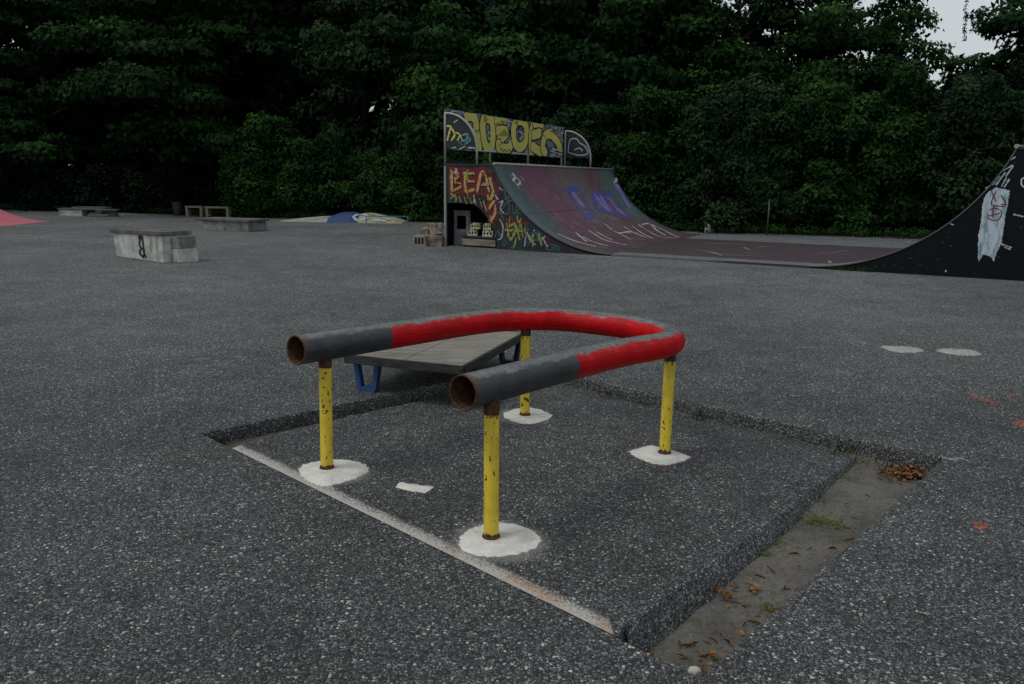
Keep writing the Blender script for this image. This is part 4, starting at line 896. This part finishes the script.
# two timber trestles in front of the left trees
for (x, y, w_, lb) in ((-11.45, 28.6, .62, 'left narrower timber trestle bench below the trees'), (-10.55, 28.4, .84, 'right wider timber trestle bench below the trees')):
    t = thing('timber_bench', lb, 'bench', (x, y, 0), -.05)
    mb = MB(); mb.box((0, 0, .35), (w_ / 2, .16, .03)); mb.build('seat', M['bench'], t, .005)
    for s_ in (-1, 1): mb = MB(); mb.box((s_ * (w_ / 2 - .05), 0, .16), (.045, .14, .16)); mb.build('leg', M['bench'], t, .005)
bn = thing('litter_bin', 'small dark rounded litter bin left of the timber benches', 'bin', (-12.35, 29.2, 0))
mb = MB(); mb.tube([(0, 0, 0), (0, 0, .04), (0, 0, .36), (0, 0, .40)], [.13, .14, .17, .165], 16); mb.build('body', M['bin'], bn)
mb = MB(); mb.tube([(0, 0, .40), (0, 0, .43), (0, 0, .50)], [.18, .18, .07], 16); mb.build('lid', M['bin'], bn)
# pink ramp cut by the left edge
pr = thing('pink_ramp', 'pink painted curved ramp at the left edge of the square', 'skate ramp', (-14.25, 22.4, 0), .05)
RP = 3.4; pf = [(-RP * math.sin(t), RP - RP * math.cos(t)) for t in [.80 * i / 16 for i in range(17)]]
pf = [(x + .0, z + .006) for x, z in pf]
mb = MB(); prism_y(mb, [(0, 0)] + pf + [(pf[-1][0] - 1.0, pf[-1][1]), (pf[-1][0] - 1.0, 0)], -1.0, 2.2); mb.build('body', M['pink'], pr)
mb = MB(); mb.tube([(pf[-1][0], -1.02, pf[-1][1] + .01), (pf[-1][0], 2.22, pf[-1][1] + .01)], .03, 12); mb.build('coping', M['steel'], pr)
# painted low mound
md = thing('painted_skate_bump', 'low concrete bump painted white, blue and yellowish in front of the hedge', 'skate bump', (-5.62, 26.9, 0), -.04)
def hump(x0, x1, xs, y0, y1, hs, name, mat, **kw):
    mb = MB(); n = len(xs); ny = 6; vs = []
    for j in range(ny + 1):
        t = j / ny; prof = min(1, 1.6 * math.sin(math.pi * min(1, max(0, t))) )
        for x, h in zip(xs, hs): vs.append((x, y0 + (y1 - y0) * t, .002 + h * prof))
    mb.add(vs, [(j * n + i, j * n + i + 1, (j + 1) * n + i + 1, (j + 1) * n + i) for j in range(ny) for i in range(n - 1)], False)
    return mb.build(name, mat, md, recalc=False, **kw)
hump(0, 0, [-2.15, -1.6, -1.0, -.55], -.7, .9, [.02, .09, .14, .17], 'white_end', M['moundw'], label='low white left wedge')
hump(0, 0, [-.55, -.2, .2, .48], -.7, .9, [.17, .30, .31, .24], 'blue_middle', M['moundb'], label='raised blue middle')
hump(0, 0, [.48, .7, 1.1, 1.7, 1.95], -.7, .9, [.24, .30, .24, .12, .02], 'yellow_end', M['moundy'], label='white and yellowish right wedge')
for s_ in ([(-1.5, -.55), (-1.1, -.5), (-.7, -.35), (-.4, -.2)], [(.3, -.5), (.5, -.35), (.8, -.5), (.5, -.62), (.3, -.5)], [(.7, -.3), (1.1, -.35), (1.5, -.5)], [(1.0, -.6), (1.4, -.6)]):
    def fm(x, y, o):
        xs = [-2.15, -1.6, -1.0, -.55, -.2, .2, .48, .7, 1.1, 1.7, 1.95]; hs = [.02, .09, .14, .17, .30, .31, .24, .30, .24, .12, .02]
        h = float(np.interp(x, xs, hs)); t = (y + .7) / 1.6; return (x, y, .002 + h * min(1, 1.6 * math.sin(math.pi * max(0, t))) + .02)
    mb = MB(); ribbon(mb, s_, .07, fm, 0, .5, .3); mb.build('sprayed_line', M['g_bandwhite'], md, recalc=False)
# thin pale-blue flat rail
fr = thing('flat_rail', 'thin pale blue flat rail standing between the painted bump and the ramp', 'skate rail', (-3.95, 24.75, 0), .2)
mb = MB(); mb.box((0, 0, .30), (.66, .02, .014)); mb.build('bar', M['railb'], fr, .003)
for s_ in (-1, 1):
    mb = MB(); mb.box((s_ * .64, 0, .145), (.016, .016, .145)); lg = mb.build('leg', M['railb'], fr)
    mb = MB(); mb.box((s_ * .64, 0, .010), (.03, .16, .008)); mb.build('foot', M['railb'], lg)
# white jug and the thin post at the hedge
jg = thing('plastic_canister', 'small white plastic canister standing at the hedge foot behind the ramp', 'canister', (5.80, 23.7, 0))
mb = MB(); mb.tube([(0, 0, 0), (0, 0, .02), (0, 0, .18), (0, 0, .24), (0, 0, .27)], [.085, .10, .10, .06, .035], 12); mb.build('body', M['jug'], jg)
mb = MB(); mb.tube([(0, 0, .272), (0, 0, .30)], .032, 10); mb.build('cap', M['bin'], jg)
fp = thing('fence_post', 'thin grey metal post standing in front of the vine wall', 'post', (7.35, 23.0, 0))
mb = MB(); mb.tube([(0, 0, 0), (0, 0, 1.0)], .020, 8); mb.build('tube', M['fence'], fp)
mb = MB(); mb.tube([(0, 0, 1.0), (0, 0, 1.02)], .026, 8); mb.build('cap', M['fence'], fp)
# pebble on the pit's near rim, paper scrap in the far corner
def pebble(loc, r, lb, nm='stone', mat='stone'):
    bm = bmesh.new(); bmesh.ops.create_icosphere(bm, subdivisions=3, radius=1)
    for v in bm.verts: v.co *= 1 + .22 * mn.noise(v.co * 1.4 + Vector(loc))
    for v in bm.verts: v.co = Vector((v.co.x * r[0], v.co.y * r[1], v.co.z * r[2]))
    me = bpy.data.meshes.new(nm); bm.to_mesh(me); bm.free(); me.polygons.foreach_set('use_smooth', [True] * len(me.polygons)); me.materials.append(M[mat]); o = bpy.data.objects.new(nm, me); COL.objects.link(o); o.location = loc
    if lb: tag(o, lb, 'stone')
    return o
pebble((.585, 2.195, .006), (.020, .016, .013), 'pale pebble on the rim at the nearest corner of the pit')
pebble((1.62, 4.03, -.112), (.010, .009, .007), 'tiny white pebble beside the moss on the pit floor')
# ------------------------------------------------------------------ foliage
def leaf_mesh(name, clumps, n_per, size, mat, droop=.3, shell=(.72, 1.05), tint_bias=0., seed=0, aspect=.62, downcut=-.35):
    """clumps: array of cx, cy, cz, rx, ry, rz. Each leaf is its own small folded blade spread through the clump's outer volume"""
    r = np.random.default_rng(seed); C_ = np.asarray(clumps, float); k = len(C_)
    w = C_[:, 3] * C_[:, 4] + C_[:, 4] * C_[:, 5]; cnt = np.maximum(12, (n_per * w / w.mean()).astype(int))
    idx = np.repeat(np.arange(k), cnt); n = len(idx)
    d = r.normal(size=(n, 3)); d[:, 2] += .35; d /= np.linalg.norm(d, axis=1)[:, None]
    low = d[:, 2] < downcut; d[low, 2] *= -.4; d /= np.linalg.norm(d, axis=1)[:, None]
    rr = r.uniform(shell[0], shell[1], n) ** .8
    lump = 1 + .22 * np.sin(d[:, 0] * 5 + idx) * np.cos(d[:, 1] * 4 + idx * 1.7) + .12 * np.sin(d[:, 2] * 9 + idx * .6)
    P = C_[idx, :3] + d * C_[idx, 3:] * (rr * lump)[:, None]
    nrm = d * .75 + r.normal(size=(n, 3)) * .42; nrm[:, 2] += .35; nrm /= np.linalg.norm(nrm, axis=1)[:, None]
    ax = r.normal(size=(n, 3)) * .7 + d * .5; ax[:, 2] -= droop * 2; ax -= nrm * (ax * nrm).sum(1)[:, None]; ax /= np.linalg.norm(ax, axis=1)[:, None] + 1e-9
    sd_ = np.cross(nrm, ax); L = size * r.uniform(.55, 1.25, n)[:, None]; Wd = L * aspect
    v = np.empty((n, 4, 3)); v[:, 0] = P - ax * L * .5; v[:, 2] = P + ax * L * .5
    v[:, 1] = P + sd_ * Wd * .5 - nrm * L * .10 - ax * L * .06; v[:, 3] = P - sd_ * Wd * .5 - nrm * L * .10 - ax * L * .06
    ct = r.uniform(-.24, .24, k)
    tint = .42 + ct[idx] + tint_bias + .28 * d[:, 2] + r.normal(0, .13, n) + .25 * (rr - .9)  # clump tops and outer leaves lighter: light from above painted into the tint
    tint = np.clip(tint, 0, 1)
    me = bpy.data.meshes.new(name); me.vertices.add(n * 4); me.vertices.foreach_set('co', v.reshape(-1).astype(np.float32))
    me.loops.add(n * 4); me.loops.foreach_set('vertex_index', np.arange(n * 4, dtype=np.int32))
    me.polygons.add(n); me.polygons.foreach_set('loop_start', np.arange(0, n * 4, 4, dtype=np.int32))
    me.update(calc_edges=True)
    at = me.attributes.new('tint', 'FLOAT', 'POINT'); at.data.foreach_set('value', np.repeat(tint, 4).astype(np.float32))
    me.materials.append(mat); return me
def crown_clumps(Ht, R, z0, n, rs, flat=.45, layered=True):
    out = []
    for i in range(n):
        for _ in range(40):
            x, y, z = rs.uniform(-1, 1), rs.uniform(-1, 1), rs.uniform(0, 1)
            env = math.sin(math.pi * min(1, (z * .80 + .20))) ** .6 * (1 + .18 * math.sin(math.atan2(y, x) * 3 + z * 7))
            q = math.hypot(x, y)
            if q <= env and (q > env * .45 or rs.random() < .3): break
        s_ = rs.uniform(.55, 1.15)
        out.append((x * R, y * R, z0 + z * (Ht - z0) - q * q * R * .12, s_ * R * .26, s_ * R * .26, s_ * R * .26 * flat))
    return out
def trunk_mesh(name, Ht, r0, clumps, rs, limbs=10):
    mb = MB(); pts = []; x = y = 0
    for i in range(9): pts.append((x, y, Ht * .82 * i / 8)); x += rs.uniform(-.12, .12); y += rs.uniform(-.12, .12)
    mb.tube(pts, [r0 * (1.35 if i == 0 else 1 - .85 * i / 8) for i in range(9)], 9)
    for c in rs.sample(clumps, min(limbs, len(clumps))):
        i = max(2, min(7, int(c[2] / (Ht * .82) * 8) - 1)); a = Vector(pts[i]); b = Vector(c[:3]); m_ = (a + b) / 2 + Vector((0, 0, .3))
        mb.tube([a, (a * 2 + m_) / 3, m_, b], [r0 * .42, r0 * .34, r0 * .22, r0 * .06], 6, caps=False)
    o = mb.build(name, M['bark'], None); me = o.data; bpy.data.objects.remove(o); return me
TV = {}
def tree_variant(key, Ht, R, z0, n, per, size, mat, seed, r0=.22, flat=.45, droop=.3, tb=0.):
    rs_ = random.Random(seed); cl_ = crown_clumps(Ht, R, z0, n, rs_, flat)
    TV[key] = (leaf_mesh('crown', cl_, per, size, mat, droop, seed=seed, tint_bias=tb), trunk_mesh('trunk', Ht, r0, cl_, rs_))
tree_variant('maple', 12.5, 4.9, 2.2, 150, 370, .235, M['leafA'], 1, .26, .42, .45, .05)
tree_variant('maple2', 12.0, 4.5, 1.6, 130, 360, .235, M['leafA'], 2, .22, .5, .35)
tree_variant('grey', 13.0, 3.4, 1.8, 130, 320, .18, M['leafB'], 3, .18, .75, .6, .05)
tree_variant('broad', 11.0, 4.2, 1.2, 125, 310, .22, M['leafC'], 4, .2, .6, .3)
tree_variant('airy', 12.0, 3.6, 2.0, 105, 230, .20, M['leafC'], 5, .16, .6, .4)
tree_variant('dark', 12.0, 4.8, .6, 105, 240, .32, M['leafD'], 6, .22, .6, .3)
def place_tree(name, key, x, y, s_, rz, label, group=None, sz=None):
    t = thing(name, label, 'tree', (x, y, -.02), rz, group); t.scale = (s_, s_, sz or s_)
    for nm, me in zip(('crown', 'trunk'), TV[key]):
        o = bpy.data.objects.new(nm, me); COL.objects.link(o); o.parent = t
    return t
place_tree('maple_tree', 'maple', -12.3, 33.0, 1.0, .4, 'broad dark maple whose layered boughs hang low above the timber benches')
place_tree('maple_tree', 'maple2', -20.0, 34.5, 1.0, 2.2, 'dark maple at the left edge behind the pink ramp')
place_tree('leafy_tree', 'grey', -5.9, 32.6, 1.0, 1.0, 'tall grey-green tree rising behind the round hedge mound')
place_tree('leafy_tree', 'broad', -.8, 32.0, 1.08, 0.3, 'broad leafy tree rising behind the left end of the graffiti board')
place_tree('leafy_tree', 'maple2', 3.4, 31.5, 1.0, 4.0, 'dense dark tree above the right end of the graffiti board')
place_tree('leafy_tree', 'airy', 8.3, 30.5, 1.05, 1.3, 'thin crowned tree with sky showing through above the middle of the vine wall')
place_tree('leafy_tree', 'airy', 11.4, 29.8, .95, 3.3, 'loose crowned tree just left of the gap of open sky')
place_tree('leafy_tree', 'maple2', 19.8, 26.6, 1.0, 5.0, 'dense tree just right of the gap of open sky')
place_tree('leafy_tree', 'broad', 12.9, 31.2, .72, 1.0, 'small dense tree bordering the open sky gap on its left', sz=.84)
place_tree('leafy_tree', 'broad', 21.2, 28.6, 1.1, 2.5, 'taller tree rearing up behind the right side of the sky gap')
place_tree('leafy_tree', 'broad', 9.9, 32.5, .85, 2.0, 'leafy tree between the two thin crowned trees above the vine wall')
bk = 'dark trees in the rows behind the edge of the square'
for i, (x, y, s_) in enumerate([(-30, 37, 1.1), (-25, 40, 1.15), (-17, 40, 1.15), (-9.5, 40, 1.15), (-15.5, 36.5, .9), (-3, 39, 1.1), (2, 37.5, 1.1), (5.0, 37, 1.0), (-8.8, 35.5, 1.0), (1.2, 34.8, .95), (29, 34, 1.1), (32, 29, 1.1), (-28, 33, 1.0), (-36, 33, 1.0)]):
    place_tree('background_tree', 'dark', x, y, s_, i * 1.7, 'dark leafy tree deep in the row behind the front trees', bk)
# vine covered hedge: lumpy shrubs shoulder to shoulder
def shrub(name, label, x, y, w_, d_, h, seed, mat, n=34, per=300, size=.15, group=None, tb=0., top=None):
    rs_ = random.Random(seed); cl_ = []
    for i in range(n):
        u_ = rs_.uniform(-1, 1); v_ = rs_.random() ** .75; hh = h * (1 - .30 * u_ * u_)
        z = v_ * (hh - .35); f = rs_.uniform(-.9, .2) * (1 - .4 * v_)
        s_ = rs_.uniform(.32, .62) * (1.15 - .25 * v_)
        cl_.append((u_ * w_ / 2, f * d_ / 2, max(.25, z), s_ * 1.1, s_ * .8, s_ * (.75 + .4 * rs_.random())))
    t = thing(name, label, 'shrub', (x, y, -.02), 0, group)
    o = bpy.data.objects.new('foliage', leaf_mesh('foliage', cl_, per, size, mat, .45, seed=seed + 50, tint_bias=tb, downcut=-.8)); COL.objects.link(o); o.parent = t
    mb = MB()
    for k in range(5):
        c = rs_.choice(cl_); mb.tube([(c[0] * .3, d_ * .15, 0), (c[0] * .7, d_ * .12, c[2] * .5), (c[0], c[1], c[2])], [.05, .035, .012], 6, caps=False)
    mb.build('stem', M['bark'], t)
    return t
shrub('vine_hedge', 'tall leafy hedge mound at its left end beside the timber benches', -8.6, 29.2, 3.2, 2.6, 3.7, 101, M['leafC'], 44, 420, .13, tb=.08)
shrub('vine_hedge', 'rounded hedge mound behind the painted bump', -6.3, 28.9, 3.2, 2.6, 3.2, 102, M['leafC'], 40, 420, .13)
shrub('vine_hedge', 'lower dark hedge mound left of the ramp corner', -3.7, 28.6, 3.2, 2.4, 3.0, 103, M['leafC'], 38, 400, .13, tb=-.06)
shrub('vine_hedge', 'dark hedge directly behind the arched opening of the ramp', -.7, 28.2, 3.4, 2.4, 3.2, 104, M['leafC'], 40, 400, .13, tb=-.06)
shrub('vine_hedge', 'vine hedge rising behind the tagged board', 2.2, 27.6, 3.4, 2.6, 4.1, 105, M['leafB'], 46, 420, .13)
VW = [(4.6, 26.0, 3.0, 4.6, 'tall vine wall section just right of the ramp coping'), (6.9, 25.0, 2.8, 4.9, 'vine wall section behind the thin grey post'),
      (9.0, 24.6, 2.8, 4.7, 'vine wall section with hanging strands, middle of the flat bottom'), (11.1, 24.0, 2.8, 4.9, 'vine wall section left of the open sky gap'),
      (13.3, 23.5, 2.8, 4.75, 'vine wall section below the open sky gap'), (15.7, 23.0, 3.0, 5.3, 'vine wall section above the black ramp side'),
      (18.4, 22.0, 3.2, 5.0, 'vine wall section beyond the right edge of the ramp'), (21.5, 21.0, 3.4, 5.0, 'farthest right vine wall section')]
for i, (x, y, w_, h, lb) in enumerate(VW):
    shrub('vine_hedge', lb, x, y, w_, 2.8, h, 110 + i, M['leafC'] if i % 3 != 1 else M['leafB'], 62, 400, .135, tb=.10 if i % 2 else .03)
# second rank closing the gaps between them (lower at the sky gap)
for i, (x, y, h) in enumerate([(-12.5, 31.0, 2.2), (-16, 31.5, 2.0), (-20, 32.3, 2.2), (-24, 33, 2.4), (.6, 29.8, 4.6), (4.0, 29.0, 5.2), (7.6, 27.6, 5.0), (10.4, 26.8, 5.0), (13.6, 26.2, 4.8), (17.0, 25.8, 6.0), (20.5, 24.5, 6.0)]):
    shrub('understorey_bush', 'dark bush filling the shade between hedge and trees', x, y, 4.2, 2.2, h, 140 + i, M['leafD'], 40, 260, .17, 'dark bushes in the shade behind the hedge')
# hanging strands of vine on the right-hand wall and in the sky gap
def strand(x, y, z0, L, seed, label):
    rs_ = random.Random(seed); t = thing('hanging_vine', label, 'vine', (x, y, z0)); pts = [(0, 0, 0)]; n = int(L / .12)
    for i in range(n): pts.append((pts[-1][0] + rs_.uniform(-.025, .025), pts[-1][1] + rs_.uniform(-.02, .02), pts[-1][2] - .12))
    mb = MB(); mb.tube(pts, .007, 5); mb.build('stem', M['bark'], t)
    cl_ = [(p[0], p[1], p[2], .07, .07, .08) for p in pts[::1]]
    o = bpy.data.objects.new('leaves', leaf_mesh('leaves', cl_, 5, .08, M['leafC'], .6, seed=seed)); COL.objects.link(o); o.parent = t
# ground-hugging weeds along the hedge foot
def weeds():
    r = np.random.default_rng(77); line = [(-30, 33), (-22, 31.5), (-14, 30.3), (-10.3, 28.6), (-5, 27.4), (-1, 26.9), (2, 26.2), (4.6, 24.5), (7, 23.45), (10.9, 22.4), (13.5, 22.0), (18, 20.6), (23, 19.4)]
    L = np.array(line); seg = r.integers(0, len(L) - 1, 900); t = r.random(900)[:, None]; P = L[seg] * (1 - t) + L[seg + 1] * t
    cl_ = [(x + r.normal(0, .2), y + abs(r.normal(0, .22)), .05 + r.random() * .08, .13 + r.random() * .14, .12, .08 + r.random() * .16) for x, y in P]
    me = leaf_mesh('weeds', cl_, 26, .075, M['leafC'], -.3, seed=5, tint_bias=.1, aspect=.35)
    o = bpy.data.objects.new('weeds', me); COL.objects.link(o); tag(o, 'ragged green weeds growing along the foot of the hedges', 'weeds', kind='stuff')
weeds()
strand(14.75, 27.6, 8.6, 2.5, 4, 'thin leafy vine dangling alone in the open sky gap')
strand(9.4, 22.9, 4.3, 2.2, 5, 'vine strand hanging down the front of the vine wall')
# forest floor and the far wood behind the rows
fl = MB(); pts = [(-60, 36), (-30, 33.4), (-20, 31.9), (-10.3, 29.0), (-1, 27.3), (4.6, 24.9), (10.9, 22.9), (13.5, 22.4), (23, 19.9), (60, 10), (90, 30), (90, 90), (-90, 90), (-90, 40)]
fl.add([(x, y, .012) for x, y in pts], [tuple(range(len(pts)))]); o = fl.build('forest_soil', flat('forest_soil', (.020, .017, .012), .95), None, recalc=False); tag(o, kind='structure')
def far_wood():
    r = np.random.default_rng(9); cl_ = []
    for i in range(520):
        a = r.uniform(-1.15, 1.35); D = r.uniform(44, 54); x, y = D * math.sin(a), D * math.cos(a)
        az = x / y; top = 11.5
        if .20 < az < .66: top = 5.5
        cl_.append((x, y, r.random() ** .8 * top, 1.9, 1.9, 1.5))
    me = leaf_mesh('far_wood', cl_, 170, .55, M['leafD'], .2, seed=8, aspect=.8, downcut=-1)
    o = bpy.data.objects.new('far_wood', me); COL.objects.link(o); tag(o, 'dark mass of woodland closing the view behind the tree rows', 'woodland', kind='stuff')
far_wood()
# ------------------------------------------------------------------ litter, moss, grass in the pit
def scatter(name, centres, mat, label, cat, size, flat_=.012, aspect=.6, zf=None, droop=0., up=False, seed=1, kind='stuff'):
    r = np.random.default_rng(seed); vs = []; fs = []; ts = []
    for (cx, cy, rx, n) in centres:
        for _ in range(n):
            x, y = cx + r.normal(0, rx), cy + r.normal(0, rx); z = zf(x, y); L = size * r.uniform(.5, 1.3); a = r.uniform(0, 6.28)
            if up:
                w_ = L * .06; lean = r.normal(0, .35, 2); o = len(vs)
                vs += [(x - w_ * math.cos(a), y - w_ * math.sin(a), z - .005), (x + w_ * math.cos(a), y + w_ * math.sin(a), z - .005), (x + lean[0] * L * .5 + w_ * .7 * math.cos(a), y + lean[1] * L * .5, z + L * .6), (x + lean[0] * L, y + lean[1] * L, z + L)]
                fs.append((o, o + 1, o + 2, o + 3)); ts += [r.uniform(.1, 1)] * 4
            else:
                zz = z + .004 + r.random() * flat_; d1 = np.array([math.cos(a), math.sin(a), r.uniform(-.35, .35)]); d2 = np.array([-math.sin(a), math.cos(a), r.uniform(-.35, .35)]); c = np.array([x, y, zz]); o = len(vs); t = r.random()
                P_ = [c - d1 * L * .5, c - d1 * L * .15 + d2 * L * aspect * .5 + [0, 0, L * .12], c + d1 * L * .2 + d2 * L * aspect * .4 + [0, 0, L * .18], c + d1 * L * .55, c + d1 * L * .2 - d2 * L * aspect * .42 + [0, 0, L * .10], c - d1 * L * .15 - d2 * L * aspect * .5 + [0, 0, L * .15], c - [0, 0, .0]]
                vs += [tuple(p) for p in P_]; fs += [(o + 6, o + k, o + (k + 1) % 6) for k in range(6)]; ts += [t] * 7
    me = bpy.data.meshes.new(name); me.from_pydata(vs, [], fs); at = me.attributes.new('tint', 'FLOAT', 'POINT'); at.data.foreach_set('value', np.array(ts, np.float32)); me.materials.append(mat)
    o = bpy.data.objects.new(name, me); COL.objects.link(o); return tag(o, label, cat, kind=kind)
scatter('fallen_leaves', [(2.27, 4.25, .038, 150), (2.18, 4.24, .05, 70), (2.33, 4.20, .025, 50), (1.62, 4.02, .04, 8), (1.62, 3.92, .03, 8), (1.32, 3.30, .01, 1), (.97, 2.95, .035, 10), (.87, 2.85, .03, 16), (1.0, 2.70, .02, 3), (.70, 2.42, .03, 14), (.66, 2.33, .02, 8), (.50, 2.44, .012, 3), (1.15, 3.0, .15, 3), (.8, 2.6, .1, 4), (1.7, 3.8, .15, 3)],
        M['dryleaf'], 'brown dry leaves blown together on the pit floor', 'leaves', .026, .030, .7, floorz, seed=3)
scatter('moss', [(1.52, 3.62, .045, 260), (1.60, 3.55, .03, 110), (1.42, 3.68, .03, 70), (1.22, 3.38, .03, 70), (1.02, 2.78, .025, 90), (1.15, 3.25, .02, 60), (2.08, 4.45, .03, 60), (1.9, 4.2, .05, 60), (.45, 2.50, .03, 60)], M['moss'], 'yellow green moss cushions on the pit floor', 'moss', .012, .008, .5, floorz, seed=4)
scatter('twigs', [(.68, 2.45, .06, 14), (1.0, 2.75, .12, 18), (1.6, 3.9, .12, 14), (1.3, 3.2, .2, 18), (.9, 2.6, .1, 12)], M['dryleaf'], 'thin dry twigs and needles on the pit floor', 'twigs', .055, .004, .06, floorz, seed=6)
scatter('grass', [(-1.79, 4.45, .016, 50), (-1.73, 4.47, .012, 20), (-1.0, 5.15, .05, 10), (2.0, 4.50, .05, 60), (1.3, 5.15, .03, 30), (.75, 5.68, .04, 40), (2.15, 4.3, .04, 30)], M['grass'], 'short green grass sprouting along the pit edges', 'grass', .045, 0, .1, lambda x, y: floorz(x, y) + .03, up=True, seed=7)
scatter('grass', [(HO.x + uv_.x * a + wv.x * -.04, HO.y + uv_.y * a + wv.y * -.04, .03, 50) for a in (4.75, 4.9, 5.05, 5.2, 5.35)], M['grass'], 'grass tufts at the foot of the black ramp side', 'grass', .08, 0, .1, lambda x, y: 0, up=True, seed=8)
mb = MB(); mb.add([(2.33, 4.15, -.085), (2.37, 4.19, -.07), (2.40, 4.16, -.075), (2.37, 4.11, -.09), (2.35, 4.14, -.06)], [(0, 1, 4), (1, 2, 4), (2, 3, 4), (3, 0, 4)])
o = mb.build('paper_scrap', M['paper'], None, recalc=False); tag(o, 'crumpled white paper scrap beside the leaf pile in the pit corner', 'litter')
# bough reaching from the loose crowned tree into the sky gap
bgh = thing('overhanging_bough', 'thin arching bough of sparse leaves reaching into the open sky gap', 'branch', (11.6, 29.6, 7.6))
rb_ = random.Random(3); bp = [(0, 0, 0), (1.0, -.7, .7), (2.1, -1.4, 1.1), (3.15, -2.0, 1.0), (4.1, -2.3, .6)]
mb = MB(); mb.tube(bp, [.05, .04, .03, .018, .006], 6); mb.build('stem', M['bark'], bgh)
cc_ = []
for i in range(len(bp) - 1):
    for k in range(7):
        t = k / 7; q = Vector(bp[i]).lerp(Vector(bp[i + 1]), t); cc_.append((q.x + rb_.uniform(-.2, .2), q.y + rb_.uniform(-.2, .2), q.z + rb_.uniform(-.45, .2), .16, .16, .12))
o = bpy.data.objects.new('leaves', leaf_mesh('leaves', cc_, 12, .12, M['leafC'], .5, seed=31)); COL.objects.link(o); o.parent = bgh
